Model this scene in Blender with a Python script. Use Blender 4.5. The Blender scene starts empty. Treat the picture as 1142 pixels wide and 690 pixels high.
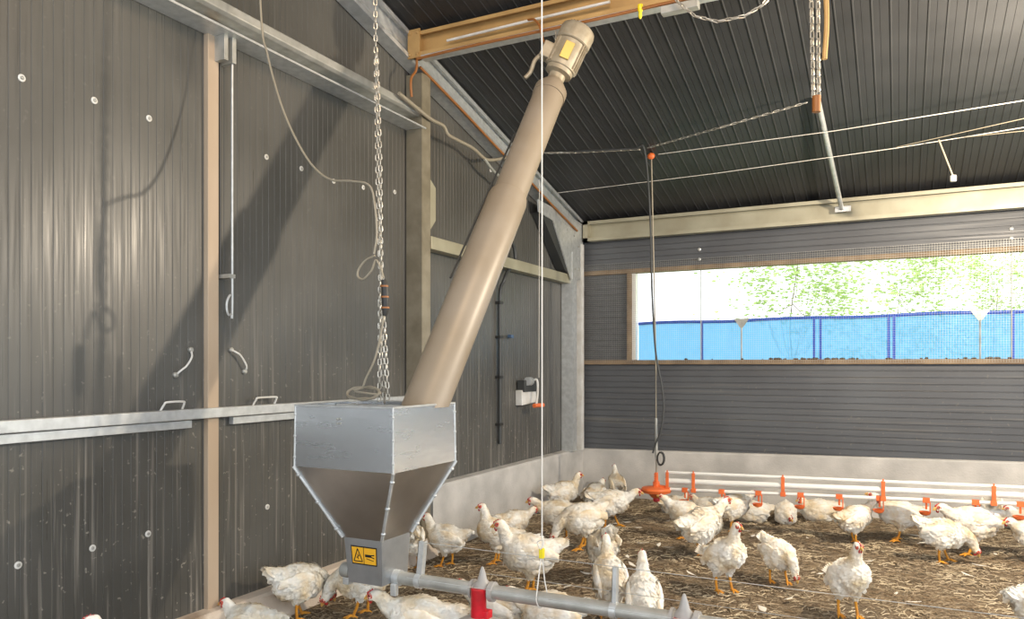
import bpy, bmesh, math, random
from mathutils import Vector, Matrix, noise
random.seed(7)
C = bpy.context.scene.collection
PI = math.pi
# ---------------------------------------------------------------- camera frame
W, H, FP = 1142, 690, 855.0
TH = math.radians(26.8)
HC = 1.4                     # camera height
HY = 408.0                   # horizon row
Fv = Vector((-math.sin(TH), math.cos(TH), 0)); Rv = Vector((math.cos(TH), math.sin(TH), 0)); Uv = Vector((0, 0, 1))
CAM = Vector((0, 0, HC))
def at(px, py, x=None, y=None, z=None, t=None):
    """world point seen in direction (px,py), on a plane x=, y=, z= or at depth t"""
    d = Fv + Rv*((px-571)/FP) + Uv*((HY-py)/FP)
    if x is not None: k = x/d.x
    elif y is not None: k = y/d.y
    elif z is not None: k = (z-HC)/d.z
    else: k = t
    return CAM + d*k
def roofz(y): return 2.97 + .235*(7.89-y)
def at_roof(px, py, drop=.03):
    d = Fv + Rv*((px-571)/FP) + Uv*((HY-py)/FP)
    # HC+d.z k = 2.97-drop+.235*(7.89-d.y k)
    k = (2.97-drop+.235*7.89-HC)/(d.z+.235*d.y)
    return CAM + d*k

cam_d = bpy.data.cameras.new('camera'); cam = bpy.data.objects.new('camera', cam_d); C.objects.link(cam)
cam.location = CAM; cam.rotation_euler = (PI/2, 0, TH)
cam_d.sensor_width = 36; cam_d.lens = FP/W*36; cam_d.shift_y = (HY-H/2)/W
cam_d.clip_start = .05; cam_d.clip_end = 300
bpy.context.scene.camera = cam

# ---------------------------------------------------------------- helpers
def tag(o, label=None, cat=None, group=None, kind=None):
    if label: o['label'] = label
    if cat: o['category'] = cat
    if group: o['group'] = group
    if kind: o['kind'] = kind
    return o
def empty(name, loc=(0, 0, 0), label=None, cat=None, group=None, rz=0):
    o = bpy.data.objects.new(name, None); C.objects.link(o); o.empty_display_size = .05
    o.location = loc; o.rotation_euler = (0, 0, rz)
    return tag(o, label, cat, group)

class MB:
    def __init__(s): s.v = []; s.f = []
    def add(s, vs, fs):
        n = len(s.v); s.v += [Vector(v) for v in vs]; s.f += [[n+i for i in f] for f in fs]; return s
    def box(s, a, b, M=None):
        x0, y0, z0 = a; x1, y1, z1 = b
        vs = [Vector(p) for p in ((x0,y0,z0),(x1,y0,z0),(x1,y1,z0),(x0,y1,z0),(x0,y0,z1),(x1,y0,z1),(x1,y1,z1),(x0,y1,z1))]
        if M: vs = [M @ v for v in vs]
        return s.add(vs, [(0,3,2,1),(4,5,6,7),(0,1,5,4),(1,2,6,5),(2,3,7,6),(3,0,4,7)])
    def hexa(s, q0, q1):
        """q0,q1: matching closed loops of any length"""
        n = len(q0); vs = list(q0)+list(q1)
        fs = [tuple(range(n-1, -1, -1)), tuple(range(n, 2*n))]
        fs += [(i, (i+1) % n, n+(i+1) % n, n+i) for i in range(n)]
        return s.add(vs, fs)
    def extr(s, poly, d):
        d = Vector(d); return s.hexa([Vector(p) for p in poly], [Vector(p)+d for p in poly])
    def tube(s, pts, r, n=8, cap=True, closed=False):
        pts = [Vector(p) for p in pts]; m = len(pts)
        rr = r if isinstance(r, (list, tuple)) else [r]*m
        rings = []; up = None
        for i, p in enumerate(pts):
            if closed: d = pts[(i+1) % m]-pts[i-1]
            else: d = pts[min(i+1, m-1)]-pts[max(i-1, 0)]
            if d.length < 1e-9: d = Vector((0, 0, 1))
            d.normalize()
            if up is None:
                up = Vector((0, 0, 1)) if abs(d.z) < .9 else Vector((1, 0, 0))
            a = up - d*up.dot(d)
            if a.length < 1e-4: a = d.orthogonal()
            a.normalize(); up = a; b = d.cross(a)
            rings.append([p + (a*math.cos(2*PI*k/n)+b*math.sin(2*PI*k/n))*rr[i] for k in range(n)])
        base = len(s.v)
        for r_ in rings: s.v += r_
        L = m if closed else m-1
        for i in range(L):
            j = (i+1) % m
            for k in range(n):
                s.f.append([base+i*n+k, base+i*n+(k+1) % n, base+j*n+(k+1) % n, base+j*n+k])
        if cap and not closed:
            s.f.append([base+k for k in range(n)][::-1]); s.f.append([base+(m-1)*n+k for k in range(n)])
        return s
    def lathe(s, prof, M=None, n=20):
        """prof: list of (r,z)"""
        base = len(s.v)
        for r, z in prof:
            for k in range(n):
                v = Vector((r*math.cos(2*PI*k/n), r*math.sin(2*PI*k/n), z)); s.v.append(M @ v if M else v)
        for i in range(len(prof)-1):
            for k in range(n):
                s.f.append([base+i*n+k, base+i*n+(k+1) % n, base+(i+1)*n+(k+1) % n, base+(i+1)*n+k])
        s.f.append([base+k for k in range(n)][::-1]); s.f.append([base+(len(prof)-1)*n+k for k in range(n)])
        return s
    def ell(s, c, r, M=None, n=14, m=9):
        base = len(s.v); c = Vector(c)
        T = Matrix.Translation(c) @ (M.to_4x4() if M else Matrix.Identity(4)) @ Matrix.Diagonal((r[0], r[1], r[2], 1))
        for i in range(m+1):
            a = PI*(.0001+ .9998*i/m)
            for k in range(n):
                s.v.append(T @ Vector((math.sin(a)*math.cos(2*PI*k/n), math.sin(a)*math.sin(2*PI*k/n), math.cos(a))))
        for i in range(m):
            for k in range(n):
                s.f.append([base+i*n+k, base+(i+1)*n+k, base+(i+1)*n+(k+1) % n, base+i*n+(k+1) % n])
        s.f.append([base+k for k in range(n)]); s.f.append([base+m*n+k for k in range(n)][::-1])
        return s
    def mesh(s, name, mat, smooth=False):
        me = bpy.data.meshes.new(name); me.from_pydata([tuple(v) for v in s.v], [], s.f); me.update()
        if mat: me.materials.append(mat)
        if smooth:
            me.polygons.foreach_set('use_smooth', [True]*len(me.polygons))
            try: me.set_sharp_from_angle(angle=math.radians(42))
            except Exception: pass
        return me
    def build(s, name, mat, parent=None, smooth=False, bevel=0, loc=None):
        if loc is not None:
            l = Vector(loc); s.v = [v-l for v in s.v]
        me = s.mesh(name, mat, smooth)
        bm = bmesh.new(); bm.from_mesh(me); bmesh.ops.recalc_face_normals(bm, faces=bm.faces); bm.to_mesh(me); bm.free()
        o = bpy.data.objects.new(name, me); C.objects.link(o)
        if parent: o.parent = parent
        if loc is not None: o.location = loc
        if bevel:
            b = o.modifiers.new('bevel', 'BEVEL'); b.width = bevel; b.segments = 2; b.limit_method = 'ANGLE'
        return o
def own(mb, name, mat, smooth=False, bevel=0, parent=None):
    """top-level object whose origin sits at the middle of its base"""
    xs = [v.x for v in mb.v]; ys = [v.y for v in mb.v]; zs = [v.z for v in mb.v]
    return mb.build(name, mat, parent, smooth, bevel, ((min(xs)+max(xs))/2, (min(ys)+max(ys))/2, min(zs)))
def base_of(e, mb): return mb
def spline(pts, k=6):
    pts = [Vector(p) for p in pts]; out = []
    P = [pts[0]*2-pts[1]]+pts+[pts[-1]*2-pts[-2]]
    for i in range(1, len(P)-2):
        for j in range(k):
            t = j/k
            out.append(.5*((2*P[i])+(P[i+1]-P[i-1])*t+(2*P[i-1]-5*P[i]+4*P[i+1]-P[i+2])*t*t+(3*P[i]-P[i-1]-3*P[i+1]+P[i+2])*t**3))
    out.append(pts[-1]); return out
def chain(mb, pts, L=.034, wd=.021, r=.0032):
    """links along a polyline"""
    pts = [Vector(p) for p in pts]; seg = []; tot = 0
    for a, b in zip(pts, pts[1:]): seg.append((tot, a, b)); tot += (b-a).length
    pitch = L-2*r*1.15; n = int(tot/pitch)
    for i in range(n):
        s = (i+.5)*pitch
        for q, a, b in seg:
            l = (b-a).length
            if s <= q+l+1e-6: break
        d = (b-a).normalized(); c = a+d*(s-q)
        u = d.orthogonal().normalized() if abs(d.z) < .99 else Vector((1, 0, 0))
        if abs(d.z) < .99: u = d.cross(Vector((0, 0, 1))).normalized()
        v = d.cross(u)
        ang = PI/4+(PI/2)*(i % 2)+random.uniform(-.2, .2)
        w = u*math.cos(ang)+v*math.sin(ang)
        loop = []
        hw = wd/2-r; hl = L/2-r
        for k in range(12):
            a_ = 2*PI*k/12
            cx = math.cos(a_)*hw; cy = math.sin(a_)*hw + (hl-hw)*(1 if math.sin(a_) >= 0 else -1)
            loop.append(c + w*cx + d*cy)
        mb.tube(loop, r, 5, closed=True)
    return mb

# ---------------------------------------------------------------- materials
def lin(r, g, b):
    f = lambda c: (c/255/12.92) if c/255 <= .04045 else ((c/255+.055)/1.055)**2.4
    return (f(r), f(g), f(b), 1)
MATS = {}
def mat(name, col, rough=.6, metal=0, col2=None, scale=8, bump=0, bscale=40, stretch=(1, 1, 1), spec=.5, det=6, mixlo=.35, mixhi=.65, alpha=None, trans=0, sss=0, coat=0, rvar=0):
    m = bpy.data.materials.new(name); m.use_nodes = True; nt = m.node_tree; N = nt.nodes; Lk = nt.links
    b = N['Principled BSDF']; b.inputs['Roughness'].default_value = rough; b.inputs['Metallic'].default_value = metal
    b.inputs['Specular IOR Level'].default_value = spec
    b.inputs['Base Color'].default_value = col
    if sss: b.inputs['Subsurface Weight'].default_value = sss; b.inputs['Subsurface Radius'].default_value = (.02, .015, .01); b.inputs['Subsurface Scale'].default_value = .5
    tc = N.new('ShaderNodeTexCoord'); mp = N.new('ShaderNodeMapping'); mp.inputs['Scale'].default_value = stretch
    Lk.new(tc.outputs['Object'], mp.inputs['Vector'])
    if col2:
        n = N.new('ShaderNodeTexNoise'); n.inputs['Scale'].default_value = scale; n.inputs['Detail'].default_value = det
        Lk.new(mp.outputs[0], n.inputs['Vector'])
        mr = N.new('ShaderNodeMapRange'); mr.inputs[1].default_value = mixlo; mr.inputs[2].default_value = mixhi
        Lk.new(n.outputs['Fac'], mr.inputs[0])
        mx = N.new('ShaderNodeMix'); mx.data_type = 'RGBA'; mx.inputs[6].default_value = col; mx.inputs[7].default_value = col2
        Lk.new(mr.outputs[0], mx.inputs[0]); Lk.new(mx.outputs[2], b.inputs['Base Color'])
        if rvar:
            m2 = N.new('ShaderNodeMapRange'); m2.inputs[3].default_value = rough-rvar; m2.inputs[4].default_value = rough+rvar
            Lk.new(n.outputs['Fac'], m2.inputs[0]); Lk.new(m2.outputs[0], b.inputs['Roughness'])
    if bump:
        n2 = N.new('ShaderNodeTexNoise'); n2.inputs['Scale'].default_value = bscale; n2.inputs['Detail'].default_value = 5
        Lk.new(mp.outputs[0], n2.inputs['Vector'])
        bp = N.new('ShaderNodeBump'); bp.inputs['Strength'].default_value = bump; bp.inputs['Distance'].default_value = .01
        Lk.new(n2.outputs['Fac'], bp.inputs['Height']); Lk.new(bp.outputs[0], b.inputs['Normal'])
    MATS[name] = m
    return m

def wall_mat(name, c1, c2, grime, rough=.42, axis='v'):
    """painted sandwich panel with dust film, pale splashes and thin run marks"""
    m = bpy.data.materials.new(name); m.use_nodes = True; nt = m.node_tree; N = nt.nodes; Lk = nt.links
    b = N['Principled BSDF']; b.inputs['Roughness'].default_value = rough
    tc = N.new('ShaderNodeTexCoord')
    def noise_(scale, stretch, det=6):
        mp = N.new('ShaderNodeMapping'); mp.inputs['Scale'].default_value = stretch; Lk.new(tc.outputs['Object'], mp.inputs['Vector'])
        n = N.new('ShaderNodeTexNoise'); n.inputs['Scale'].default_value = scale; n.inputs['Detail'].default_value = det
        Lk.new(mp.outputs[0], n.inputs['Vector']); return n.outputs['Fac']
    def rng(src, lo, hi, a=0, b_=1):
        r = N.new('ShaderNodeMapRange'); r.inputs[1].default_value = lo; r.inputs[2].default_value = hi; r.inputs[3].default_value = a; r.inputs[4].default_value = b_
        Lk.new(src, r.inputs[0]); return r.outputs[0]
    def mix(fac, a, b_):
        x = N.new('ShaderNodeMix'); x.data_type = 'RGBA'
        if hasattr(a, 'links'): Lk.new(a, x.inputs[6])
        else: x.inputs[6].default_value = a
        if hasattr(b_, 'links'): Lk.new(b_, x.inputs[7])
        else: x.inputs[7].default_value = b_
        Lk.new(fac, x.inputs[0]); return x.outputs[2]
    st = (1, 14, .35) if axis == 'v' else (.25, 1, 14)
    f1 = rng(noise_(1.6, (1, 1, 1)), .35, .65)
    c = mix(f1, c1, c2)
    runs = rng(noise_(3.2, st, 8), .56, .72, 0, .55)
    low = N.new('ShaderNodeSeparateXYZ'); Lk.new(tc.outputs['Object'], low.inputs[0])
    dirt = rng(low.outputs['Z'], 1.9, .6, .12, 1.0)
    mu = N.new('ShaderNodeMath'); mu.operation = 'MULTIPLY'; Lk.new(runs, mu.inputs[0]); Lk.new(dirt, mu.inputs[1])
    c = mix(mu.outputs[0], c, grime)
    spl = rng(noise_(38, (1, 1, 1), 3), .665, .72, 0, .6)
    mu2 = N.new('ShaderNodeMath'); mu2.operation = 'MULTIPLY'; Lk.new(spl, mu2.inputs[0]); Lk.new(dirt, mu2.inputs[1])
    c = mix(mu2.outputs[0], c, grime)
    Lk.new(c, b.inputs['Base Color'])
    Lk.new(rng(noise_(5, st, 6), .3, .7, rough-.1, rough+.15), b.inputs['Roughness'])
    return m

M_wall = wall_mat('panel_grey', lin(88, 87, 83), lin(74, 73, 69), lin(166, 160, 150), .36)
M_back = wall_mat('panel_grey_back', lin(88, 91, 95), lin(78, 80, 84), lin(120, 116, 108), .45, 'h')
M_roof = mat('roof_sheet', lin(55, 56, 58), .45, 0, lin(45, 46, 48), 2)
M_conc = mat('concrete', lin(206, 203, 198), .85, 0, lin(178, 176, 172), 3.5, .3, 60, rvar=.05)
M_concd = mat('concrete_dirty', lin(214, 200, 184), .85, 0, lin(140, 118, 96), 2.6, .4, 50, mixlo=.60, mixhi=.74)
M_galv = mat('galvanised', (.62, .64, .64, 1), .38, .45, (.50, .52, .52, 1), 22, .04, 60, rvar=.08)
M_galvd = mat('galvanised_dull', (.48, .48, .45, 1), .45, .4, (.36, .36, .33, 1), 12, .08, 60, rvar=.1)
M_hop = mat('hopper_steel', (.78, .81, .84, 1), .26, .95, (.68, .71, .74, 1), 5, .02, 90, stretch=(1, 1, 6), rvar=.06)
M_hopl = mat('hopper_box_steel', (.42, .44, .46, 1), .42, .8, (.36, .38, .40, 1), 14, .04, 60)
M_cream = mat('cream_coated_steel', lin(178, 174, 152), .38, .25, lin(160, 154, 132), 4, rvar=.06)
M_tan = mat('tan_beam', lin(196, 160, 104), .45, .1, lin(172, 138, 88), 4)
M_col = mat('galvanised_warm', lin(150, 142, 124), .5, .3, lin(128, 120, 102), 8)
M_post = mat('beige_post', lin(188, 170, 148), .7, 0, lin(172, 152, 130), 3, .1, 80, stretch=(1, 1, .3))
M_white = mat('white_plastic', lin(225, 225, 222), .45, 0, lin(205, 203, 196), 10)
M_pipe = mat('white_pipe', lin(232, 232, 228), .35)
M_orange = mat('orange_plastic', lin(236, 120, 62), .4, 0, lin(220, 108, 56), 20)
M_red = mat('red_plastic', lin(214, 26, 44), .35, 0, lin(170, 20, 30), 12)
M_yel = mat('yellow_plastic', lin(235, 215, 30), .4)
M_blk = mat('black_rubber', lin(45, 44, 42), .5)
M_cable = mat('grey_cable', lin(150, 142, 125), .5)
M_rope = mat('white_cord', lin(226, 222, 214), .8)
M_brown = mat('brown_cable', lin(150, 96, 48), .5)
M_chain = mat('chain_steel', (.60, .58, .52, 1), .4, .6, (.45, .42, .36, 1), 30)
M_tubeP = mat('auger_tube_plastic', lin(154, 142, 126), .42, 0, lin(142, 128, 108), 2.5, stretch=(1, 1, 1), rvar=.05)
M_motor = mat('motor_grey', lin(176, 166, 146), .5, .2, lin(150, 138, 116), 14, .1, 50)
M_dark = mat('dark_steel', lin(70, 72, 72), .5, .3)
M_sig = mat('label_yellow', lin(240, 178, 40), .5)
M_black = mat('print_black', lin(25, 22, 20), .6)
M_beak = mat('beak_horn', lin(214, 170, 96), .45)
M_leg = mat('leg_yellow', lin(226, 160, 44), .55, 0, lin(200, 132, 40), 30, .3, 200)
M_comb = mat('comb_red', lin(196, 44, 40), .5, 0, lin(170, 50, 44), 60, .4, 150, sss=.2)
M_face = mat('face_skin', lin(206, 104, 84), .6, 0, lin(190, 72, 60), 50, .4, 150, sss=.2)
M_eye = mat('eye_dark', lin(30, 18, 10), .15)
M_blueb = mat('blue_binding', lin(28, 84, 196), .6)
M_straw = mat('straw', lin(204, 188, 158), .75, 0, lin(134, 114, 88), 3, mixlo=.4, mixhi=.6)
M_featherloose = mat('loose_feather', lin(222, 218, 208), .8)
M_bark = mat('bark', lin(150, 136, 112), .85, 0, lin(90, 78, 62), 12)

def feather_mat():
    m = bpy.data.materials.new('white_plumage'); m.use_nodes = True; nt = m.node_tree; N = nt.nodes; Lk = nt.links
    b = N['Principled BSDF']; b.inputs['Roughness'].default_value = .85; b.inputs['Specular IOR Level'].default_value = .2
    b.inputs['Subsurface Weight'].default_value = .15; b.inputs['Subsurface Radius'].default_value = (.03, .025, .02); b.inputs['Subsurface Scale'].default_value = .5
    tc = N.new('ShaderNodeTexCoord')
    n = N.new('ShaderNodeTexNoise'); n.inputs['Scale'].default_value = 9; n.inputs['Detail'].default_value = 5
    oi = N.new('ShaderNodeObjectInfo'); va = N.new('ShaderNodeVectorMath'); va.operation = 'ADD'
    Lk.new(tc.outputs['Object'], va.inputs[0]); 
    sc = N.new('ShaderNodeMath'); sc.operation = 'MULTIPLY'; sc.inputs[1].default_value = 31; Lk.new(oi.outputs['Random'], sc.inputs[0]); Lk.new(sc.outputs[0], va.inputs[1])
    Lk.new(va.outputs[0], n.inputs['Vector'])
    mr = N.new('ShaderNodeMapRange'); mr.inputs[1].default_value = .42; mr.inputs[2].default_value = .72; Lk.new(n.outputs['Fac'], mr.inputs[0])
    mx = N.new('ShaderNodeMix'); mx.data_type = 'RGBA'; mx.inputs[6].default_value = lin(244, 241, 232); mx.inputs[7].default_value = lin(222, 200, 160)
    Lk.new(mr.outputs[0], mx.inputs[0]); Lk.new(mx.outputs[2], b.inputs['Base Color'])
    vo = N.new('ShaderNodeTexVoronoi'); vo.inputs['Scale'].default_value = 1; mp = N.new('ShaderNodeMapping'); mp.inputs['Scale'].default_value = (38, 60, 60)
    Lk.new(tc.outputs['Object'], mp.inputs['Vector']); Lk.new(mp.outputs[0], vo.inputs['Vector'])
    bp = N.new('ShaderNodeBump'); bp.inputs['Strength'].default_value = .35; bp.inputs['Distance'].default_value = .006
    Lk.new(vo.outputs['Distance'], bp.inputs['Height']); Lk.new(bp.outputs[0], b.inputs['Normal'])
    return m
M_feath = feather_mat()

def litter_mat():
    m = bpy.data.materials.new('straw_litter'); m.use_nodes = True; nt = m.node_tree; N = nt.nodes; Lk = nt.links
    b = N['Principled BSDF']; b.inputs['Roughness'].default_value = .9; b.inputs['Specular IOR Level'].default_value = .2
    tc = N.new('ShaderNodeTexCoord')
    def nz(scale, det=8, st=(1, 1, 1)):
        mp = N.new('ShaderNodeMapping'); mp.inputs['Scale'].default_value = st; mp.inputs['Rotation'].default_value = (0, 0, .6); Lk.new(tc.outputs['Object'], mp.inputs['Vector'])
        n = N.new('ShaderNodeTexNoise'); n.inputs['Scale'].default_value = scale; n.inputs['Detail'].default_value = det; n.inputs['Roughness'].default_value = .7
        Lk.new(mp.outputs[0], n.inputs['Vector']); return n.outputs['Fac']
    def ramp(src, stops):
        r = N.new('ShaderNodeValToRGB'); Lk.new(src, r.inputs[0])
        e = r.color_ramp.elements
        while len(e) < len(stops): e.new(.5)
        for i, (p, c) in enumerate(stops): e[i].position = p; e[i].color = c
        return r.outputs[0]
    fine = ramp(nz(46, 8, (1, 2.6, 1)), [(.36, lin(66, 55, 44)), (.49, lin(124, 106, 84)), (.62, lin(190, 174, 146))])
    big = nz(1.3, 5)
    mr = N.new('ShaderNodeMapRange'); mr.inputs[1].default_value = .4; mr.inputs[2].default_value = .65; mr.inputs[3].default_value = 0; mr.inputs[4].default_value = .75; Lk.new(big, mr.inputs[0])
    dk = ramp(nz(45), [(.36, lin(62, 54, 46)), (.54, lin(116, 102, 86)), (.66, lin(168, 152, 130))])
    mx = N.new('ShaderNodeMix'); mx.data_type = 'RGBA'; Lk.new(mr.outputs[0], mx.inputs[0]); Lk.new(fine, mx.inputs[6]); Lk.new(dk, mx.inputs[7])
    Lk.new(mx.outputs[2], b.inputs['Base Color'])
    bp = N.new('ShaderNodeBump'); bp.inputs['Strength'].default_value = .8; bp.inputs['Distance'].default_value = .02
    Lk.new(nz(90), bp.inputs['Height']); Lk.new(bp.outputs[0], b.inputs['Normal'])
    return m
M_litter = litter_mat()

def thin_mat(name, col, tr, transl=.6):
    """thin cloth: part see-through, part translucent"""
    m = bpy.data.materials.new(name); m.use_nodes = True; nt = m.node_tree; N = nt.nodes; Lk = nt.links
    out = N['Material Output']; N.remove(N['Principled BSDF'])
    t = N.new('ShaderNodeBsdfTransparent'); t.inputs[0].default_value = (.45, .72, 1, 1)
    d = N.new('ShaderNodeBsdfDiffuse'); d.inputs[0].default_value = col
    l = N.new('ShaderNodeBsdfTranslucent'); l.inputs[0].default_value = col
    a = N.new('ShaderNodeMixShader'); a.inputs[0].default_value = transl; Lk.new(d.outputs[0], a.inputs[1]); Lk.new(l.outputs[0], a.inputs[2])
    c = N.new('ShaderNodeMixShader'); c.inputs[0].default_value = tr; Lk.new(a.outputs[0], c.inputs[1]); Lk.new(t.outputs[0], c.inputs[2])
    Lk.new(c.outputs[0], out.inputs[0]); return m
M_curt = thin_mat('blue_netting', (.15, .46, .86, 1), .14, .78)
def leaf_mat():
    m = bpy.data.materials.new('leaf_green'); m.use_nodes = True; nt = m.node_tree; N = nt.nodes; Lk = nt.links
    out = N['Material Output']; N.remove(N['Principled BSDF'])
    d = N.new('ShaderNodeBsdfDiffuse'); l = N.new('ShaderNodeBsdfTranslucent')
    d.inputs[0].default_value = lin(150, 180, 110); l.inputs[0].default_value = lin(180, 205, 128)
    a = N.new('ShaderNodeMixShader'); Lk.new(d.outputs[0], a.inputs[1]); Lk.new(l.outputs[0], a.inputs[2]); Lk.new(a.outputs[0], out.inputs[0]); return m
M_leaf = leaf_mat()
M_grass = mat('grass', lin(120, 140, 70), .9, 0, lin(90, 112, 52), 3, .5, 30)

# ---------------------------------------------------------------- setting
XW, YB = -3.20, 7.93
def structure(o): o['kind'] = 'structure'; return o
# floor: gently uneven bedded floor
mb = MB(); nx, ny = 110, 130
X0, X1, Y0, Y1 = -3.15, 3.6, -.6, 7.9
for j in range(ny+1):
    for i in range(nx+1):
        x = X0+(X1-X0)*i/nx; y = Y0+(Y1-Y0)*j/ny
        h = noise.noise(Vector((x*2.2, y*2.2, 0)))*.012 + noise.noise(Vector((x*9, y*9, 3)))*.007
        mb.v.append(Vector((x, y, h-.008)))
for j in range(ny):
    for i in range(nx):
        a = j*(nx+1)+i; mb.f.append([a, a+1, a+nx+2, a+nx+1])
structure(mb.build('floor', M_litter, smooth=True))
# ground outside
g = MB(); g.box((-40, YB+.16, -.35), (40, 60, -.12)); structure(own(g, 'ground', M_grass))

def ribbed(axis_pts, groove, pitch, lo, hi, depth):
    """profile positions along an axis with narrow V grooves"""
    out = []; s = lo
    out.append((lo, 0))
    s = lo+pitch
    while s < hi-groove:
        out += [(s-groove/2, 0), (s-groove*.2, depth), (s+groove*.2, depth), (s+groove/2, 0)]; s += pitch
    out.append((hi, 0)); return out
# left wall: vertical micro-ribbed panels
prof = ribbed(None, .006, .046, -.6, 7.95, .0022)
mb = MB(); n = len(prof)
for y, d in prof: mb.v.append(Vector((XW-d, y, .10)))
for y, d in prof: mb.v.append(Vector((XW-d, y, roofz(y)+.02)))
for i in range(n-1): mb.f.append([i, i+1, n+i+1, n+i])
b0 = len(mb.v)
for (y, zb) in ((-.6, .1), (7.95, .1), (7.95, roofz(7.95)+.02), (-.6, roofz(-.6)+.02)): mb.v.append(Vector((XW-.1, y, zb)))
mb.f.append([b0, b0+1, b0+2, b0+3]); mb.f.append([0, b0, b0+3, n]); mb.f.append([n-1, 2*n-1, b0+2, b0+1])
mb.f.append([i for i in range(n)][::-1]+[b0, b0+1][::1] if False else [0, n-1, b0+1, b0]); mb.f.append([n, 2*n-1, b0+2, b0+3])
WL = structure(mb.build('wall_left', M_wall))
# wall washers
for px, py in ((24, 87), (105, 112), (166, 132), (297, 175), (336, 188), (372, 202), (405, 209), (20, 630), (103, 611), (165, 595), (298, 565), (440, 214), (547, 190)):
    p = at(px, py, x=XW)
    M = Matrix.Translation(p) @ Matrix.Rotation(PI/2, 4, 'Y')
    w = MB(); w.lathe([(.0155, -.001), (.0155, .003), (.0125, .005), (.0085, .005), (.008, .002)], M, 16)
    o = w.build('washer', M_white, WL, True)
    w = MB(); w.lathe([(.007, .0), (.007, .005), (.004, .008)], M, 6); w.build('screw_head', M_galvd, o, False)

# back wall: horizontal ribbed panels with a long opening
XB0, XB1 = -3.2, 3.6
def back_panel(x0, x1, z0, z1, yf=YB, name='wall_back'):
    pr = ribbed(None, .012, .062, z0, z1, .006); n = len(pr); m = MB()
    for z, d in pr: m.v.append(Vector((x0, yf+d, z)))
    for z, d in pr: m.v.append(Vector((x1, yf+d, z)))
    for i in range(n-1): m.f.append([i, n+i, n+i+1, i+1])
    k = len(m.v)
    m.v += [Vector(p) for p in ((x0, yf+.1, z0), (x1, yf+.1, z0), (x1, yf+.1, z1), (x0, yf+.1, z1))]
    m.f += [[k, k+3, k+2, k+1], [0, k, k+1, n], [n-1, 2*n-1, k+2, k+3], [0, n-1, k+3, k], [n, k+1, k+2, 2*n-1]]
    return m
zs_ = at(708, 402.6, y=YB).z   # sill height
wb = back_panel(XB0, XB1, .3, zs_-.035)
ztop = 2.405
w2 = back_panel(XB0, XB1, ztop+.03, 2.98)
k = len(wb.v); wb.v += w2.v; wb.f += [[k+i for i in f] for f in w2.f]
xo = at(706, 350, y=YB).x; xs = at(651, 350, y=YB).x
w3 = back_panel(XB0, xo-.05, zs_-.02, ztop+.02, YB+.03)
k = len(wb.v); wb.v += w3.v; wb.f += [[k+i for i in f] for f in w3.f]
WB = structure(wb.build('wall_back', M_back))
# the opening's frame
WN = structure(empty('window_1', (xo, YB, zs_)))
def rel(mb, par):
    l = par.location; mb.v = [v-l for v in mb.v]; return mb
M_frame = mat('dusty_frame', lin(150, 128, 100), .7, 0, lin(120, 100, 78), 6)
for nme, a, b in (('sill', (xs-.05, YB-.045, zs_-.035), (XB1, YB+.06, zs_+.012)),
                  ('head_rail', (xs-.05, YB-.03, ztop-.012), (XB1, YB+.06, ztop+.035)),
                  ('jamb', (xo-.06, YB-.03, zs_+.012), (xo-.012, YB+.06, ztop-.012))):
    rel(MB().box(a, b), WN).build(nme, M_frame, WN, bevel=.004)
rel(MB().box((xo-.012, YB+.0, zs_+.012), (xo+.03, YB+.07, ztop-.012)), WN).build('jamb', M_pipe, WN, bevel=.003)
rel(MB().box((xs-.03, YB-.03, zs_+.012), (xs-.01, YB+.03, ztop-.012)), WN).build('jamb', M_frame, WN)

# roof with down-slope ribs
mb = MB(); pr = []; x = -3.35
while x < 3.8:
    pr += [(x, 0), (x+.040, 0), (x+.044, -.006), (x+.050, -.006), (x+.054, 0), (x+.090, 0), (x+.0915, .004), (x+.093, 0)]; x += .105
n = len(pr); ya, yb = -1.2, 8.35
for yy in (ya, yb):
    for x, d in pr: mb.v.append(Vector((x, yy, roofz(yy)+d+.012)))
for i in range(n-1): mb.f.append([i, i+1, n+i+1, n+i])
k = len(mb.v); mb.v += [Vector((pr[0][0], ya, roofz(ya)+.1)), Vector((pr[-1][0], ya, roofz(ya)+.1)), Vector((pr[-1][0], yb, roofz(yb)+.1)), Vector((pr[0][0], yb, roofz(yb)+.1))]
mb.f += [[k, k+1, k+2, k+3], [0, n-1, k+1, k], [n, k+3, k+2, 2*n-1]]
structure(mb.build('ceiling', M_roof))

# plinths
def sx(a, b, t): return a+(b-a)*t
p0 = at(483, 560, x=-3.10).y
mb = MB(); mb.extr([(-3.3, p0, -.1), (-3.10, p0, -.1), (-3.10, p0, .485), (-3.115, p0, .5), (-3.3, p0, .505)], (0, 7.87-p0, 0))
structure(own(mb, 'trim_1', M_conc))
mb = MB(); mb.hexa([(-3.3, 7.86, -.1), (-3.3, 8.05, -.1), (-3.3, 8.05, .49), (-3.3, 7.875, .49), (-3.3, 7.86, .475)], [(3.6, 7.86, -.1), (3.6, 8.05, -.1), (3.6, 8.05, .625), (3.6, 7.875, .625), (3.6, 7.86, .61)])
structure(own(mb, 'trim_2', M_conc))
mb = MB(); mb.extr([(-3.3, -.6, -.1), (-3.02, -.6, -.1), (-3.10, -.6, .135), (-3.12, -.6, .148), (-3.3, -.6, .15)], (0, p0+.6, 0))
structure(own(mb, 'trim_3', M_concd))
# beige cover strip between the panels
ya_, yb_ = at(232, 300, x=XW+.03).y, at(244, 300, x=XW+.03).y
structure(own(MB().box((XW-.01, ya_, .12), (XW+.03, yb_, 3.19)), 'trim_4', M_post, bevel=.003))

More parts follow.
